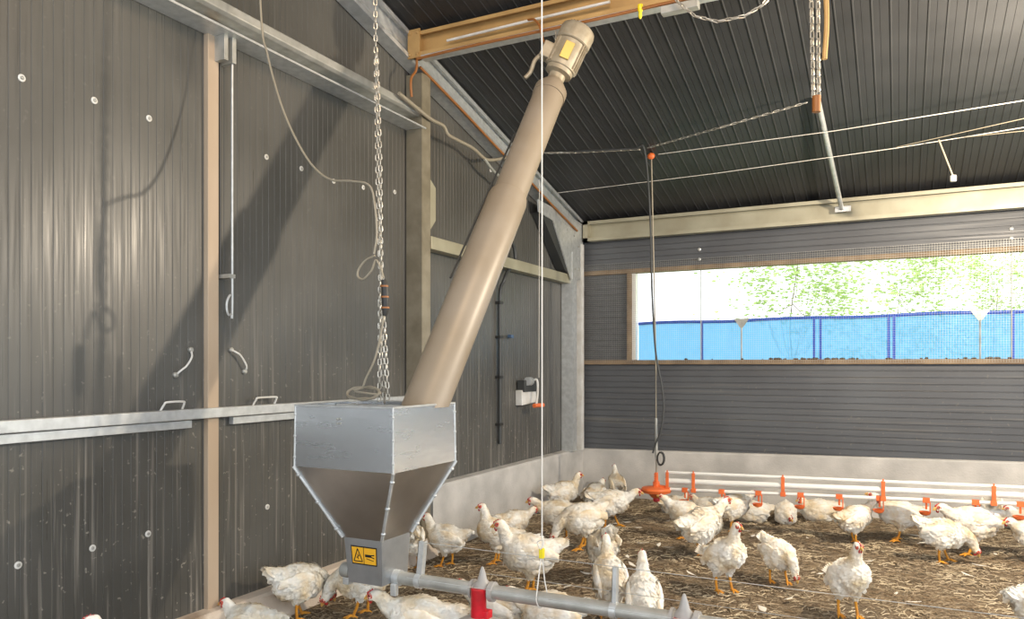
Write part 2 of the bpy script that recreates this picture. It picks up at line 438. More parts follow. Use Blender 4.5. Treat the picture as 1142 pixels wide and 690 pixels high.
# rafter along the left wall (channel open to the room), top under the roof
def slope_extr(mb, sec, y0, y1):
    """sec: (x, dz) loop; dz measured from the roof line"""
    return mb.hexa([(x, y0, roofz(y0)+dz) for x, dz in sec], [(x, y1, roofz(y1)+dz) for x, dz in sec])
sec = [(-3.19, -.2), (-3.08, -.2), (-3.08, -.17), (-3.086, -.17), (-3.086, -.194), (-3.13, -.194), (-3.13, -.125), (-3.118, -.115), (-3.118, -.09), (-3.13, -.08),
       (-3.13, -.012), (-3.086, -.012), (-3.086, -.035), (-3.08, -.035), (-3.08, -.004), (-3.19, -.004)]
structure(own(slope_extr(MB(), sec, 1.0, 7.84), 'trim_5', M_galv))
# back eave beam
def c_beam(x0, x1, yf, z0, z1, dep=.09, lip=.03, inner=.045, M=M_cream, name='trim_6', sl=0):
    m = MB()
    m.extr([(x0, yf, z0), (x0, yf+dep, z0), (x0, yf+dep, z1), (x0, yf, z1), (x0, yf, z1-lip), (x0, yf+.006, z1-lip), (x0, yf+.006, z1-.006), (x0, yf+inner, z1-.006),
            (x0, yf+inner, z0+.006), (x0, yf+.006, z0+.006), (x0, yf+.006, z0+lip), (x0, yf, z0+lip)], (x1-x0, 0, 0))
    m.box((x0, yf, z0), (x0+.055, yf+dep, z1))
    return structure(own(m, name, M))
c_beam(-3.06, 3.6, 7.76, 2.748, 2.962, .10, .034, .085)
# purlin near the motor
yp = 4.50
c_beam(-3.07, 3.6, yp, 3.575, 3.745, .08, .026, .065, M_tan, 'trim_7')
PU = bpy.data.objects['trim_7']
e = MB().box((-3.09, yp-.012, 3.56), (-2.99, yp+.0, 3.76)); 
for bx_ in (-3.07, -3.01):
    for bz in (3.585, 3.735): e.lathe([(.012, 0), (.012, .008), (.006, .01)], Matrix.Translation((bx_, yp-.012, bz)) @ Matrix.Rotation(PI/2, 4, 'X'), 6)
e = rel(e, PU); e.build('end_plate', M_tan, PU)
rel(MB().box((-3.0, yp+.0, 3.555), (3.6, yp+.08, 3.574)), PU).build('bottom_plate', M_galv, PU)
# columns
def column(y0, y1, z0, z1, x1, name, M=M_galvd):
    m = MB(); w = y1-y0
    m.extr([(XW+.005, y0, z0), (x1, y0, z0), (x1, y1, z0), (XW+.005, y1, z0), (XW+.005, y1-.006, z0), (x1-.012, y1-.006, z0), (x1-.012, y0+.006, z0), (XW+.005, y0+.006, z0)], (0, 0, z1-z0))
    return structure(own(m, name, M))
yc0, yc1 = at(470.5, 300, x=-3.06).y, at(480, 300, x=-3.06).y
column(yc0, yc1, .15, roofz(4.75)-.2, -3.06, 'trim_8', M_col)
yk0 = at(638.5, 400, x=-3.07).y
column(yk0, yk0+.12, .5, 2.6, -3.07, 'trim_9', M_galv)
column(7.74, 7.82, .49, 2.72, -3.07, 'trim_10', M_white)
# girt
g0 = at(481, 262, x=-3.10); g1 = at(634, 303, x=-3.10)
structure(own(MB().extr([(XW+.004, g0.y, 2.27), (-3.10, g0.y, 2.27), (-3.10, g0.y, 2.365), (XW+.004, g0.y, 2.365)], (0, g1.y-g0.y+.1, 0)), 'trim_11', M_cream, bevel=.003))
# corner gusset and knee plate
def plate(pxs, x, th, name, M, label=None):
    a = [at(p, q, x=x) for p, q in pxs]; return MB().extr(a, (-th, 0, 0))
G = structure(own(plate([(600, 222), (650, 250), (650, 312), (637, 312), (617, 246), (601, 236)], -3.075, .012, '', M_galv), 'trim_12', M_galv))
rb = MB(); a = [at(p, q, x=-3.09) for p, q in ((603, 236), (617, 247), (636, 308), (630, 301))]
rb.extr(a, (-.1, 0, 0)); rel(rb, G).build('stiffener', M_dark, G)
bt = MB()
for p, q in ((632, 256), (640, 263), (645, 275), (645, 288), (641, 300), (630, 250), (645, 300)):
    bt.lathe([(.012, 0), (.012, .008), (.005, .01)], Matrix.Translation(at(p, q, x=-3.074)) @ Matrix.Rotation(PI/2, 4, 'Y'), 6)
rel(bt, G).build('bolt_row', M_galvd, G)
structure(own(plate([(480, 200), (486, 210), (486, 246), (480, 256)], -3.07, .01, '', M_cream), 'trim_13', M_cream))

# ---------------------------------------------------------------- fittings on the left wall
# overhead door track
zt = 3.11
TR = empty('door_track', (-3.1, 3.0, zt), 'long galvanised sliding door track running high along the grey panelled wall', 'track')
t_ = MB(); yA, yB2 = .5, at(474, 130, x=-3.06).y
t_.extr([(-3.195, yA, zt), (-3.05, yA, zt), (-3.05, yA, zt+.012), (-3.06, yA, zt+.012), (-3.06, yA, zt+.004), (-3.185, yA, zt+.004), (-3.185, yA, zt+.075), (-3.195, yA, zt+.075)], (0, yB2-yA, 0))
rel(t_, TR).build('lower_channel', M_galv, TR)
rel(MB().extr([(-3.19, yA, zt+.085), (-3.09, yA, zt+.085), (-3.07, yA, zt+.10), (-3.07, yA, zt+.145), (-3.09, yA, zt+.155), (-3.19, yA, zt+.155)], (0, yB2-yA, 0)), TR).build('rail_tube', M_galvd, TR, bevel=.004)
for px in (252, 261):
    p = at(px, 30, x=-3.1)
    rel(MB().box((-3.19, p.y-.01, 2.98), (-3.10, p.y+.016, 3.115)), TR).build('bracket', M_galvd, TR, bevel=.002)
# rail at hip height with angle plates
RL = empty('door_rail', (-3.17, 2.5, 1.10), 'dented galvanised flat rail running at hip height along the panelled wall', 'rail')
zr = 1.185
ypst = at(238, 460, x=-3.15).y
rel(MB().box((XW+.002, -.6, zr-.052), (XW+.055, yc0, zr)), RL).build('rail_bar', M_galv, RL, bevel=.004)
for ya2, yb3 in ((-.6, at(215, 470, x=-3.16).y), (at(261, 465, x=-3.16).y, yc0-.2)):
    rel(MB().box((XW+.002, ya2, zr-.095), (XW+.035, yb3, zr-.056)), RL).build('angle_plate', M_galv, RL, bevel=.002)
for px in (192, 295):
    a = at(px-13, 455, x=XW+.03); b = at(px+11, 453, x=XW+.03)
    pts = [(XW+.03, a.y, zr), (XW+.045, a.y+.008, zr+.028), (XW+.05, a.y+.022, zr+.040), (XW+.05, b.y-.012, zr+.040), (XW+.045, b.y, zr+.03), (XW+.03, b.y, zr)]
    rel(MB().tube(spline(pts, 4), .0055, 8), RL).build('handle', M_white, RL, True)
# wall latches (bent rod catches)
for (q, lab) in ((((213, 390), (214, 398), (208, 408), (203, 412), (196, 418)), 'bent steel rod catch on the panel left of the beige strip'),
                 (((258, 390), (264, 393), (269, 397), (275, 408), (273, 414)), 'bent steel rod catch on the panel right of the beige strip')):
    pts = [at(x_, y_, x=XW+(.03 if 0 < i < 4 else .008)) for i, (x_, y_) in enumerate(q)]
    E = empty('rod_catch', pts[0], lab, 'catch', 'rod catches on the left wall')
    rel(MB().tube(spline(pts, 5), .005, 8), E).build('rod', M_white, E, True)
    for p in (pts[0], pts[-1]):
        rel(MB().lathe([(.014, -.009), (.014, .004), (.008, .01)], Matrix.Translation(p) @ Matrix.Rotation(PI/2, 4, 'Y'), 12), E).build('fixing', M_galvd, E, True)
# long hanging rod with hooked end
a = at(259, 40, x=-3.12); yq = a.y
zb = at(257, 350, x=-3.12).z
pts = [(-3.12, yq, 3.03), (-3.12, yq, 2.2), (-3.12, yq, zb+.02), (-3.12, yq-.008, zb), (-3.12, yq-.025, zb-.005), (-3.12, yq-.036, zb+.02), (-3.12, yq-.036, zb+.06), (-3.12, yq-.022, zb+.09), (-3.12, yq-.012, zb+.10)]
E = empty('pull_rod', (-3.12, yq, zb), 'long thin steel pull rod with hooked lower end hanging from the track', 'rod')
rel(MB().tube(spline(pts, 6), .0058, 8), E).build('rod', M_galv, E, True)
p = at(257, 308, x=-3.14); rel(MB().box((XW+.0, yq-.03, p.z-.012), (-3.11, yq+.012, p.z+.008)), E).build('guide_clip', M_galvd, E)
rel(MB().tube([(-3.185, yq-.022, 3.0), (-3.185, yq-.022, p.z)], .006, 6), E).build('guide_strip', M_dark, E)

# conduit beyond the column
pts = [at(*q, x=-3.13) for q in ((571, 270), (574, 279), (574, 292), (566, 303), (562, 313))]
pts += [Vector((-3.17, pts[-1].y, z)) for z in (at(562, 330, x=-3.17).z, at(562, 400, x=-3.17).z, at(562, 494, x=-3.17).z)]
E = empty('wall_conduit', (-3.17, pts[-1].y, pts[-1].z), 'dark conduit pipe clipped upright on the wall behind the auger tube', 'pipe')
rel(MB().tube(spline(pts, 5), .016, 10), E).build('pipe', M_dark, E, True)
for py in (338, 376, 420, 472):
    p = at(563, py, x=-3.17); rel(MB().box((XW, pts[-1].y-.035, p.z-.012), (-3.15, pts[-1].y+.03, p.z+.01)), E).build('clip', M_blk, E)
p = at(571, 375, x=-3.15); rel(MB().box((-3.18, p.y-.03, p.z-.015), (-3.14, p.y+.02, p.z+.015)), E).build('coupling', mat('blue_grey_plastic', lin(72, 96, 128), .4), E, bevel=.004)
# hand winch
p = at(588, 440, x=-3.14)
E = empty('hand_winch', (XW, p.y, p.z), 'small hand winch with orange crank grip on the wall near the corner', 'winch')
b1 = at(580, 452, x=-3.15); b2 = at(596, 434, x=-3.15)
rel(MB().extr([(XW+.002, b1.y, b1.z), (XW+.07, b1.y, b1.z), (XW+.07, b2.y, b1.z+.02), (XW+.07, b2.y, b2.z), (XW+.002, b2.y, b2.z)][:3]+[(XW+.002, b2.y, b1.z)], (0, 0, b2.z-b1.z)), E).build('bracket', M_white, E, bevel=.005)
b1 = at(583, 437, x=-3.13); b2 = at(599, 421, x=-3.13)
rel(MB().box((XW+.01, b1.y, b1.z), (XW+.09, b2.y, b2.z-.02)), E).build('housing', M_dark, E, bevel=.006)
q = at(590, 425, x=-3.10)
rel(MB().lathe([(.02, -.035), (.04, -.033), (.04, -.027), (.02, -.025), (.02, .025), (.04, .027), (.04, .033), (.02, .035)], Matrix.Translation(q) @ Matrix.Rotation(PI/2, 4, 'X'), 18), E).build('drum', M_galv, E, True)
c0 = at(599, 424, x=-3.05); c1 = at(598, 452, x=-3.05)
rel(MB().tube(spline([c0+Vector((-.05, 0, 0)), c0, (c0+c1)/2+Vector((0, .02, 0)), c1], 5), .011, 8), E).build('crank_arm', M_white, E, True)
rel(MB().tube([c1-Vector((.0, .045, 0)), c1+Vector((.02, .11, 0))], .02, 12), E).build('crank_grip', M_orange, E, True)

# cables at the column top
own(MB().tube(spline([at(*q, x=-3.04) for q in ((465, 62), (464, 78), (459, 86), (458, 95), (459, 108))], 6), .009, 8), 'cable', M_brown, True)['label'] = 'short tan cable curling down the top of the steel column'
bpy.data.objects['cable']['category'] = 'cable'
o = own(MB().tube(spline([at(*q, x=-3.03) for q in ((445, 104), (478, 131), (494, 140), (499, 149), (506, 154), (527, 165), (541, 177), (552, 178), (562, 176), (572, 175))], 6), .013, 8), 'cable_duct', M_cable, True)
tag(o, 'pale flexible cable duct stepping down past the column to the auger tube', 'duct')
o = own(MB().tube(spline([at(*q, x=-3.03) for q in ((540, 177), (550, 190), (562, 201), (580, 219))], 5), .012, 8), 'drain_pipe', M_galvd, True)
tag(o, 'thin grey pipe running down under the rafter behind the auger tube', 'pipe')
pts = [Vector((-3.06, y, roofz(y)-.2+.006+.0)) for y in (4.6, 5.2, 5.8, 6.4, 7.0, 7.6)]
for i, v in enumerate(pts): v.z += -.012+(.006 if i % 2 else 0)
o = own(MB().tube(spline(pts, 6), .010, 8), 'rafter_cable', M_brown, True); tag(o, 'orange-brown cable running along the bottom edge of the sloping rafter', 'cable')
o = own(MB().tube(spline([(-3.0, yp-.03, 3.54), (-2.5, yp-.03, 3.548), (-1.8, yp-.03, 3.545), (-1.1, yp-.03, 3.55), (-.3, yp-.03, 3.545)], 6), .010, 8), 'beam_cable', M_brown, True)
tag(o, 'rusty brown cable running along the underside of the tan roof beam', 'cable')
o = own(MB().tube([(-2.78, yp+.012, 3.64), (-2.2, yp+.012, 3.65), (-1.6, yp+.012, 3.655)], .009, 8), 'beam_conduit', M_white, True)
tag(o, 'thin white conduit lying inside the tan roof beam', 'conduit')
# bracket and yellow clip at the beam's underside near the top edge
q0 = at(738, 12, y=yp-.03); o = own(MB().box(q0-Vector((.0, .03, .03)), q0+Vector((.22, .03, .015))), 'beam_bracket', M_galvd, bevel=.004)
tag(o, 'flat galvanised bracket under the tan roof beam at the top of the picture', 'bracket')
q0 = at(714, 10, y=yp-.03); o = own(MB().lathe([(.004, -.06), (.012, -.045), (.010, -.02), (.016, -.01), (.016, .025), (.006, .03)], Matrix.Translation(q0), 10), 'hook_clip', M_yel, True)
tag(o, 'small yellow clip hanging under the tan roof beam', 'clip')

# ---------------------------------------------------------------- hopper
HCx, HCy = -2.182, 2.92
ZT, ZM, ZL, ZBt = 1.222, .945, .612, .405
E = empty('feed_hopper', (HCx, HCy, ZBt), 'square galvanised steel feed hopper with tapered funnel and yellow warning sticker', 'hopper')
def ring(a, b, z, cx=HCx, cy=HCy): return [Vector((cx-a, cy-b, z)), Vector((cx+a, cy-b, z)), Vector((cx+a, cy+b, z)), Vector((cx-a, cy+b, z))]
def shell(r0, r1, th=.003):
    """four sides, thin wall"""
    m = MB(); ce0 = sum(r0, Vector())/4; ce1 = sum(r1, Vector())/4
    i0 = [p+(ce0-p).normalized()*th*1.5 for p in r0]; i1 = [p+(ce1-p).normalized()*th*1.5 for p in r1]
    vs = r0+r1+i0+i1; fs = []
    for i in range(4):
        j = (i+1) % 4; fs += [(i, j, 4+j, 4+i), (8+j, 8+i, 12+i, 12+j), (i, 8+i, 8+j, j), (4+i, 4+j, 12+j, 12+i)]
    return m.add(vs, fs)
rT, rM, rL, rB = ring(.270, .252, ZT), ring(.273, .255, ZM), ring(.106, .112, ZL, HCx+.002), ring(.095, .098, ZBt, HCx+.006)
rel(shell(rM, rT), E).build('bin', M_hop, E)
rel(shell(rL, rM), E).build('funnel', mat('funnel_steel', (.55, .55, .55, 1), .30, .95, (.46, .46, .46, 1), 5, .02, 90, rvar=.06), E)
m = shell(rB, rL); m.add(rB, [(0, 3, 2, 1)]); rel(m, E).build('outlet_box', M_hopl, E)
# rolled top edge, corner seams with bolts
rel(MB().tube(rT, .005, 6, closed=True), E).build('top_rim', M_galv, E)
for i in range(4):
    a, b, c_, d_ = rT[i], rM[i], rL[i], rB[i]
    o_ = (a-Vector((HCx, HCy, a.z))).normalized()*.006
    m = MB().tube([a, b], .004, 6)
    out = (b-Vector((HCx, HCy, b.z))).normalized()
    m.tube([b+out*.004, c_+out*.006], .008, 6)
    rel(m, E).build('corner_seam', M_galv, E, True)
for k in (0, 1, 2):
    for tt in (.15, .5, .85):
        rel(MB().ell(rT[k].lerp(rM[k], tt), (.007, .007, .007), n=8, m=5), E).build('bolt', M_galv, E, True)
    for tt in (.12, .5, .88):
        p = rM[k].lerp(rL[k], tt); rel(MB().ell(p+(p-Vector((HCx, HCy, p.z))).normalized()*.008, (.012, .012, .009), n=8, m=5), E).build('bolt', M_galv, E, True)
for dx in (-.004, .012):
    for dz in (0, -.02): rel(MB().lathe([(.006, 0), (.006, .004), (.003, .006)], Matrix.Translation((HCx+.0+dx-.02, HCy-.254, ZT-.055+dz)) @ Matrix.Rotation(PI/2, 4, 'X'), 6), E).build('rivet', M_galvd, E)
# warning sticker on the outlet box front
def onbox(u, v, off=.0015):
    # u 0..1 across the front face, v 0..1 down
    tl, tr, br, bl = rL[0], rL[1], rB[1], rB[0]
    p = tl.lerp(tr, u).lerp(bl.lerp(br, u), v); nrm = (tr-tl).cross(bl-tl).normalized(); 
    if nrm.y > 0: nrm = -nrm
    return p+nrm*off
def poly(uv, off): return [onbox(u, v, off) for u, v in uv]
st = MB()
quad = [(.18, .17), (.86, .17), (.86, .56), (.18, .56)]
st.hexa(poly(quad, .0003), poly(quad, .0018)); S = rel(st, E).build('warning_sticker', M_sig, E); S['label'] = 'yellow sticker with a warning triangle and a hand symbol'
# printed marks (children of the sticker's level, one piece)
pr_ = MB()
def strip(uv, off=.0024):
    pr_.hexa(poly(uv, .0017), poly(uv, off))
for a_, b_ in (((.17, .16), (.87, .185)), ((.17, .545), (.87, .57))): strip([a_, (b_[0], a_[1]), b_, (a_[0], b_[1])])
strip([(.17, .16), (.19, .16), (.19, .57), (.17, .57)]); strip([(.85, .16), (.87, .16), (.87, .57), (.85, .57)]); strip([(.505, .17), (.52, .17), (.52, .56), (.505, .56)])
# triangle outline
T1, T2, T3 = (.35, .22), (.23, .50), (.47, .50)
def bar(a, b, w=.012):
    dx, dy = b[0]-a[0], b[1]-a[1]; L_ = math.hypot(dx, dy); nx_, ny_ = -dy/L_*w, dx/L_*w
    strip([(a[0]+nx_, a[1]+ny_), (b[0]+nx_, b[1]+ny_), (b[0]-nx_, b[1]-ny_), (a[0]-nx_, a[1]-ny_)])
bar(T1, T2); bar(T2, T3); bar(T3, T1); bar((.31, .43), (.39, .36), .01); bar((.35, .33), (.35, .46), .008)
bar((.55, .36), (.72, .36), .03); bar((.72, .34), (.80, .33), .012); bar((.72, .38), (.80, .40), .012); bar((.58, .42), (.78, .46), .008)
pm = rel(pr_, E)
pm.v = [v for v in pm.v]
pm.build('print', M_black, S)
# stub and clamp at the far left of the outlet
ZP, YP = .425, 2.92
rel(MB().tube([(HCx-.10, YP-.03, ZP+.01), (HCx-.125, YP-.03, ZP+.01)], .024, 14), E).build('shaft_bush', M_blk, E, True)
rel(MB().tube([(HCx-.125, YP-.03, ZP+.01), (HCx-.175, YP-.03, ZP+.01)], .036, 18), E).build('end_cap', M_galvd, E, True, .004)
rel(MB().box((HCx-.165, YP-.05, ZP-.055), (HCx-.13, YP-.01, ZP-.02)), E).build('cap_lug', M_galv, E, bevel=.004)

# feed pipe
PX1 = 1.6
FPp = empty('feed_pipe', (HCx+.1, YP, ZP), 'galvanised feed pipe running right from the hopper just above the floor', 'pipe')
rel(MB().tube([(HCx+.07, YP, ZP), (PX1, YP, ZP)], .030, 20), FPp).build('pipe', M_galvd, FPp, True)
rel(MB().tube([(HCx+.098, YP, ZP), (HCx+.135, YP, ZP)], .036, 20), FPp).build('collar', M_galv, FPp, True)
def clamp_at(px):
    x = at(px, 650, y=YP).x
    rel(MB().tube([(x-.014, YP, ZP), (x+.014, YP, ZP)], .0345, 20), FPp).build('clamp', M_galv, FPp, True)
    return x
rel(MB().box((HCx+.105, YP-.045, ZP-.075), (HCx+.135, YP-.02, ZP-.02)), FPp).build('clamp_bolt', M_galv, FPp, bevel=.003)
for px, top in ((468, 603), (685, 632)):
    x = clamp_at(px); zt_ = at(px+ (4 if px < 600 else 2), top, y=YP).z
    m = MB(); dx = .016 if px < 600 else .004; w_ = .013 if px < 600 else .008
    m.hexa([(x-w_, YP-.012, ZP+.025), (x+w_, YP-.012, ZP+.025), (x+w_, YP+.0, ZP+.025), (x-w_, YP+.0, ZP+.025)], [(x-w_+dx, YP-.012, zt_), (x+w_+dx, YP-.012, zt_), (x+w_+dx, YP, zt_), (x-w_+dx, YP, zt_)])
    for s_ in (-1, 1): m.hexa([(x+s_*w_, YP-.012, ZP+.025), (x+s_*w_+.002, YP-.012, ZP+.025), (x+s_*w_+.002, YP+.018, ZP+.025), (x+s_*w_, YP+.018, ZP+.025)], [(x+s_*w_+dx, YP-.012, zt_), (x+s_*w_+.002+dx, YP-.012, zt_), (x+s_*w_+.002+dx, YP+.018, zt_), (x+s_*w_+dx, YP+.018, zt_)])
    rel(m, FPp).build('upright', M_galv, FPp)
# anti-perch wires strung over the feed pipe
for (a, b, dy) in (((473, 608), (687, 633), .0), ((470, 633), (560, 646), -.06), ):
    z = at(*a, y=YP+dy).z
for yy, zz in ((YP, .60), (YP+.55, .33), (YP-.12, .47)):
    o = own(MB().tube([(HCx+.25, yy, zz), (.2, yy, zz-.004), (PX1, yy, zz)], .0014, 5), 'guard_wire', M_galv)
    tag(o, {.60: 'thin guard wire stretched over the tops of the feed pipe uprights', .33: 'thin low guard wire stretched behind the feed pipe', .47: 'thin guard wire stretched just in front of the feed pipe'}[zz], 'wire', 'guard wires along the feed pipe')

# pan feeders
M_pan = mat('feeder_grey_plastic', lin(176, 174, 172), .35, 0, lin(160, 156, 150), 8)
def feeder(px, label):
    x = at(px, 670, y=YP).x; e = empty('pan_feeder', (x, YP, .0), label, 'feeder', 'pan feeders on the feed pipe')
    T = Matrix.Identity(4)
    MB().lathe([(.044, ZP-.012), (.044, ZP+.012), (.036, ZP+.030), (.022, ZP+.045), (.014, ZP+.075), (.006, ZP+.100), (.001, ZP+.104)], None, 16).build('cone_cap', M_pan, e, True)
    MB().tube([(-.052, 0, ZP), (-.042, 0, ZP), (-.040, 0, ZP)], .043, 18).build('collar', M_pan, e, True)
    MB().tube([(.040, 0, ZP), (.052, 0, ZP), (.060, 0, ZP)], .043, 18).build('collar', M_pan, e, True)
    m = MB().lathe([(.034, ZP-.18), (.034, ZP+.018)], Matrix.Translation((0, -.034, 0)), 24)
    m.box((.015, -.05, ZP-.13), (.05, 0, ZP-.075))
    m.build('drop_tube', M_red, e, True, .003)
    MB().lathe([(.125, ZP-.185), (.12, ZP-.160), (.10, ZP-.13), (.07, ZP-.112), (.04, ZP-.105)], Matrix.Translation((0, -.034, 0)), 32).build('grille_dome', M_pan, e, True)
    MB().lathe([(.10, .11), (.16, .135), (.175, .175), (.17, .177), (.155, .14), (.09, .12)], Matrix.Translation((0, -.034, 0)), 36).build('pan', M_red, e, True)
    for k in range(8):
        a_ = 2*PI*k/8; c_, s_ = math.cos(a_), math.sin(a_)
        MB().tube([(.12*c_, .12*s_-.034, ZP-.2), (.15*c_, .15*s_-.034, ZP-.235), (.172*c_, .172*s_-.034, .176)], .004, 6).build('grille_bar', M_pan, e, True)
feeder(538, 'pan feeder with red drop tube and grey cone cap nearest the hopper')
feeder(763, 'pan feeder whose grey cone cap shows at the bottom right of the feed pipe')

# ---------------------------------------------------------------- auger tube and motor
A = Vector((-2.035, 3.03, 1.10))
B = at(652, 22, y=4.45)
TA = A; 
dirv = None
def on_line(px):   # param on segment A->B with given px
    lo, hi = 0, 1
    for _ in range(40):
        mid = (lo+hi)/2; p = A.lerp(B, mid)-CAM; q = 571+FP*p.dot(Rv)/p.dot(Fv)
        if q < px: lo = mid
        else: hi = mid
    return A.lerp(B, lo)
# tube axis: bottom seen near (472,455), top end near (620,92)
A0 = at(470.5, 462, y=3.03); T0 = at(618, 92, y=4.33)
ax = (T0-A0).normalized()
def P(s): return A0.lerp(T0, s)
# step position
def s_for(px):
    lo, hi = 0, 1
    for _ in range(40):
        mid = (lo+hi)/2; p = P(mid)-CAM; q = 571+FP*p.dot(Rv)/p.dot(Fv)
        if q < px: lo = mid
        else: hi = mid
    return lo
AE = empty('auger_tube', A0, 'long slanting beige auger tube rising from the hopper to the roof beam', 'auger')
s1 = s_for(567)
ob = MB().tube([P(0), P(s1*.5), P(s1-.012), P(s1)], [.107, .110, .112, .106], 40)
for i in range(40):
    v = ob.v[i]; ob.v[i] = v + ax*((ZT-.015-v.z)/ax.z)
rel(ob, AE).build('outer_sleeve', M_tubeP, AE, True)
rel(MB().tube([P(s1-.02), P(.94)], .095, 40), AE).build('inner_tube', M_tubeP, AE, True)
rel(MB().tube([P(.94), P(.965), P(.985), P(1.0)], [.101, .101, .075, .055], 36), AE).build('end_cap', M_tubeP, AE, True)
# motor on its own axis continuing the tube
m0 = P(1.0)
Z = (at(653, 18, y=4.44)-m0).normalized(); Xa = (Rv - Z*Rv.dot(Z)).normalized(); Ya = Z.cross(Xa)
MM = Matrix(((Xa.x, Ya.x, Z.x, m0.x), (Xa.y, Ya.y, Z.y, m0.y), (Xa.z, Ya.z, Z.z, m0.z), (0, 0, 0, 1)))
ME = empty('gear_motor', m0, 'grey ribbed electric motor mounted on top of the slanting auger tube', 'motor')
rel(MB().lathe([(.052, -.02), (.052, .05), (.085, .06), (.085, .085)], MM, 28), ME).build('flange', M_motor, ME, True)
m = MB().lathe([(.086, .085), (.092, .09), (.092, .27), (.086, .275)], MM, 36)
rel(m, ME).build('casing', M_motor, ME, True)
m = MB()
for k in range(28):
    a_ = 2*PI*k/28
    if math.sin(a_) < -.72: continue
    Mf = MM @ Matrix.Rotation(a_, 4, 'Z'); m.box((.09, -.0018, .10), (.103, .0018, .262), Mf)
rel(m, ME).build('cooling_fins', M_motor, ME)
m = MB().lathe([(.102, .262), (.108, .268), (.110, .34), (.104, .362), (.088, .374), (.02, .378)], MM, 40)
rel(m, ME).build('fan_cover', M_motor, ME, True)
m = MB()
for k in range(24):
    a_ = 2*PI*k/24; m.box((.04, -.003, .372), (.085, .003, .3795), MM @ Matrix.Rotation(a_, 4, 'Z'))
rel(m, ME).build('fan_grille', M_dark, ME)
# terminal box on the left side, name plate facing the camera
rel(MB().box((-.155, -.04, .11), (-.085, .045, .21), MM), ME).build('terminal_box', M_motor, ME, bevel=.006)
tp = [MM @ Vector(q) for q in ((-.15, .0, .12), (-.165, -.01, .07), (-.16, 0, .0), (-.175, .0, -.05))]
rel(MB().tube(spline(tp, 5), .013, 10), ME).build('cable_gland', M_motor, ME, True)
# the plate sits on the side facing -Ya or +Ya, whichever looks to the camera
sg = 1 if (MM.to_3x3() @ Vector((0, 1, 0))).dot(CAM-m0) > 0 else -1
rel(MB().box((-.03, sg*.088, .12), (.03, sg*.105, .23), MM), ME).build('name_plate', mat('plate_brass', lin(186, 164, 96), .4, .5), ME, bevel=.003)
for k in range(3):
    pass
for k in range(6):
    a_ = 2*PI*k/6; rel(MB().lathe([(.008, 0), (.008, .012), (.004, .014)], MM @ Matrix.Rotation(a_, 4, 'Z') @ Matrix.Translation((.073, 0, .084)), 6), ME).build('flange_bolt', M_galvd, ME)
# steel strap under the tube (bracket by the inner side)
p1 = at(503, 300, y=3.45); 
o = own(MB().tube(spline([P(.32)+Xa*-.125+Vector((0,0,.0)), P(.55)+Xa*-.118, P(.78)+Xa*-.103], 4), .006, 6), 'tube_cable', M_dark, True)
tag(o, 'thin dark cable running along the left side of the slanting auger tube', 'cable')
# motor cable up to beam
pts = [MM @ Vector((-.12, .02, .2)), at(606, 45, y=4.42), at(602, 30, y=4.42), at(596, 22, y=4.44), at(589, 22, y=4.46)]
o = own(MB().tube(spline(pts, 6), .008, 8), 'motor_cable', M_brown, True); tag(o, 'short cable looping from the motor up to the tan roof beam', 'cable')
# hanging link chain from beam to motor
m = MB(); chain(m, [at(620, 45, y=4.40), at(620, 33, y=4.42)], .03, .018, .003)
o = own(m, 'motor_chain', M_chain, True); tag(o, 'short steel chain holding the motor below the roof beam', 'chain')

# ---------------------------------------------------------------- chains and cable over the hopper
yc = 2.95
def ph(px, py, y=yc): return at(px, py, y=y)
for pts, lab in ((((416, -60), (419, 60), (421, 200), (424, 300), (423, 452)), 'steel chain hanging from the roof to the back of the hopper, left strand'),
                 (((420, 58), (424, 180), (425, 290), (433, 452)), 'steel chain doubled beside the longer one, right strand down to the hopper')):
    pp = [ph(*q) for q in pts]
    if pts[0][1] < 0: pp[0] = Vector((pp[0].x, yc, roofz(yc)-.0))
    m = MB(); chain(m, pp, .036, .022, .0033)
    o = own(m, 'hopper_chain', M_chain, True); tag(o, lab, 'chain', 'chains holding the hopper')
m = MB(); chain(m, [ph(423, 330, 2.99), ph(429, 452, 2.99)], .034, .02, .003)
o = own(m, 'hopper_chain', M_chain, True); tag(o, 'short steel chain between the two longer strands just above the hopper', 'chain', 'chains holding the hopper')
# small cross bar the chains hook on, inside the hopper's rim
rel(MB().tube([(HCx-.262, yc, ZT-.012), (HCx+.262, yc, ZT-.012)], .008, 8), E).build('hanger_bar', M_galv, E, True)
q = [(287, -40), (291, 15), (298, 60), (313, 115), (330, 155), (348, 184), (368, 200), (392, 202), (412, 207), (418, 230), (420, 262), (417, 283)]
pp = [ph(*a, 2.93) for a in q]; pp[0] = Vector((pp[1].x-.05, 2.93, roofz(2.93)))
o = own(MB().tube(spline(pp, 8), .0055, 8), 'control_cable', M_cable, True); tag(o, 'pale grey cable swooping from the roof to the hopper chains', 'cable')
q = [(418, 285), (408, 290), (400, 300), (399, 308), (405, 311), (414, 302), (419, 290), (424, 298), (428, 310)]
o = own(MB().tube(spline([ph(*a, 2.92) for a in q], 6), .0052, 8), 'cable_loop', M_cable, True); tag(o, 'coiled loop of grey cable tied to the hopper chains', 'cable')
E2 = empty('inline_sensor', ph(429, 350, 2.91), 'black inline sensor strapped to the hopper chains', 'sensor')
rel(MB().tube([ph(428, 312, 2.91), ph(429, 318, 2.91), ph(430, 345, 2.91), ph(429, 352, 2.91)], [.012, .017, .017, .010], 14), E2).build('body', M_blk, E2, True)
for py in (320, 332, 344):
    a = ph(428.6+(py-320)*.05, py, 2.91); rel(MB().tube([a, a+Vector((0, 0, .008))], .0195, 14), E2).build('tie', M_brown, E2, True)
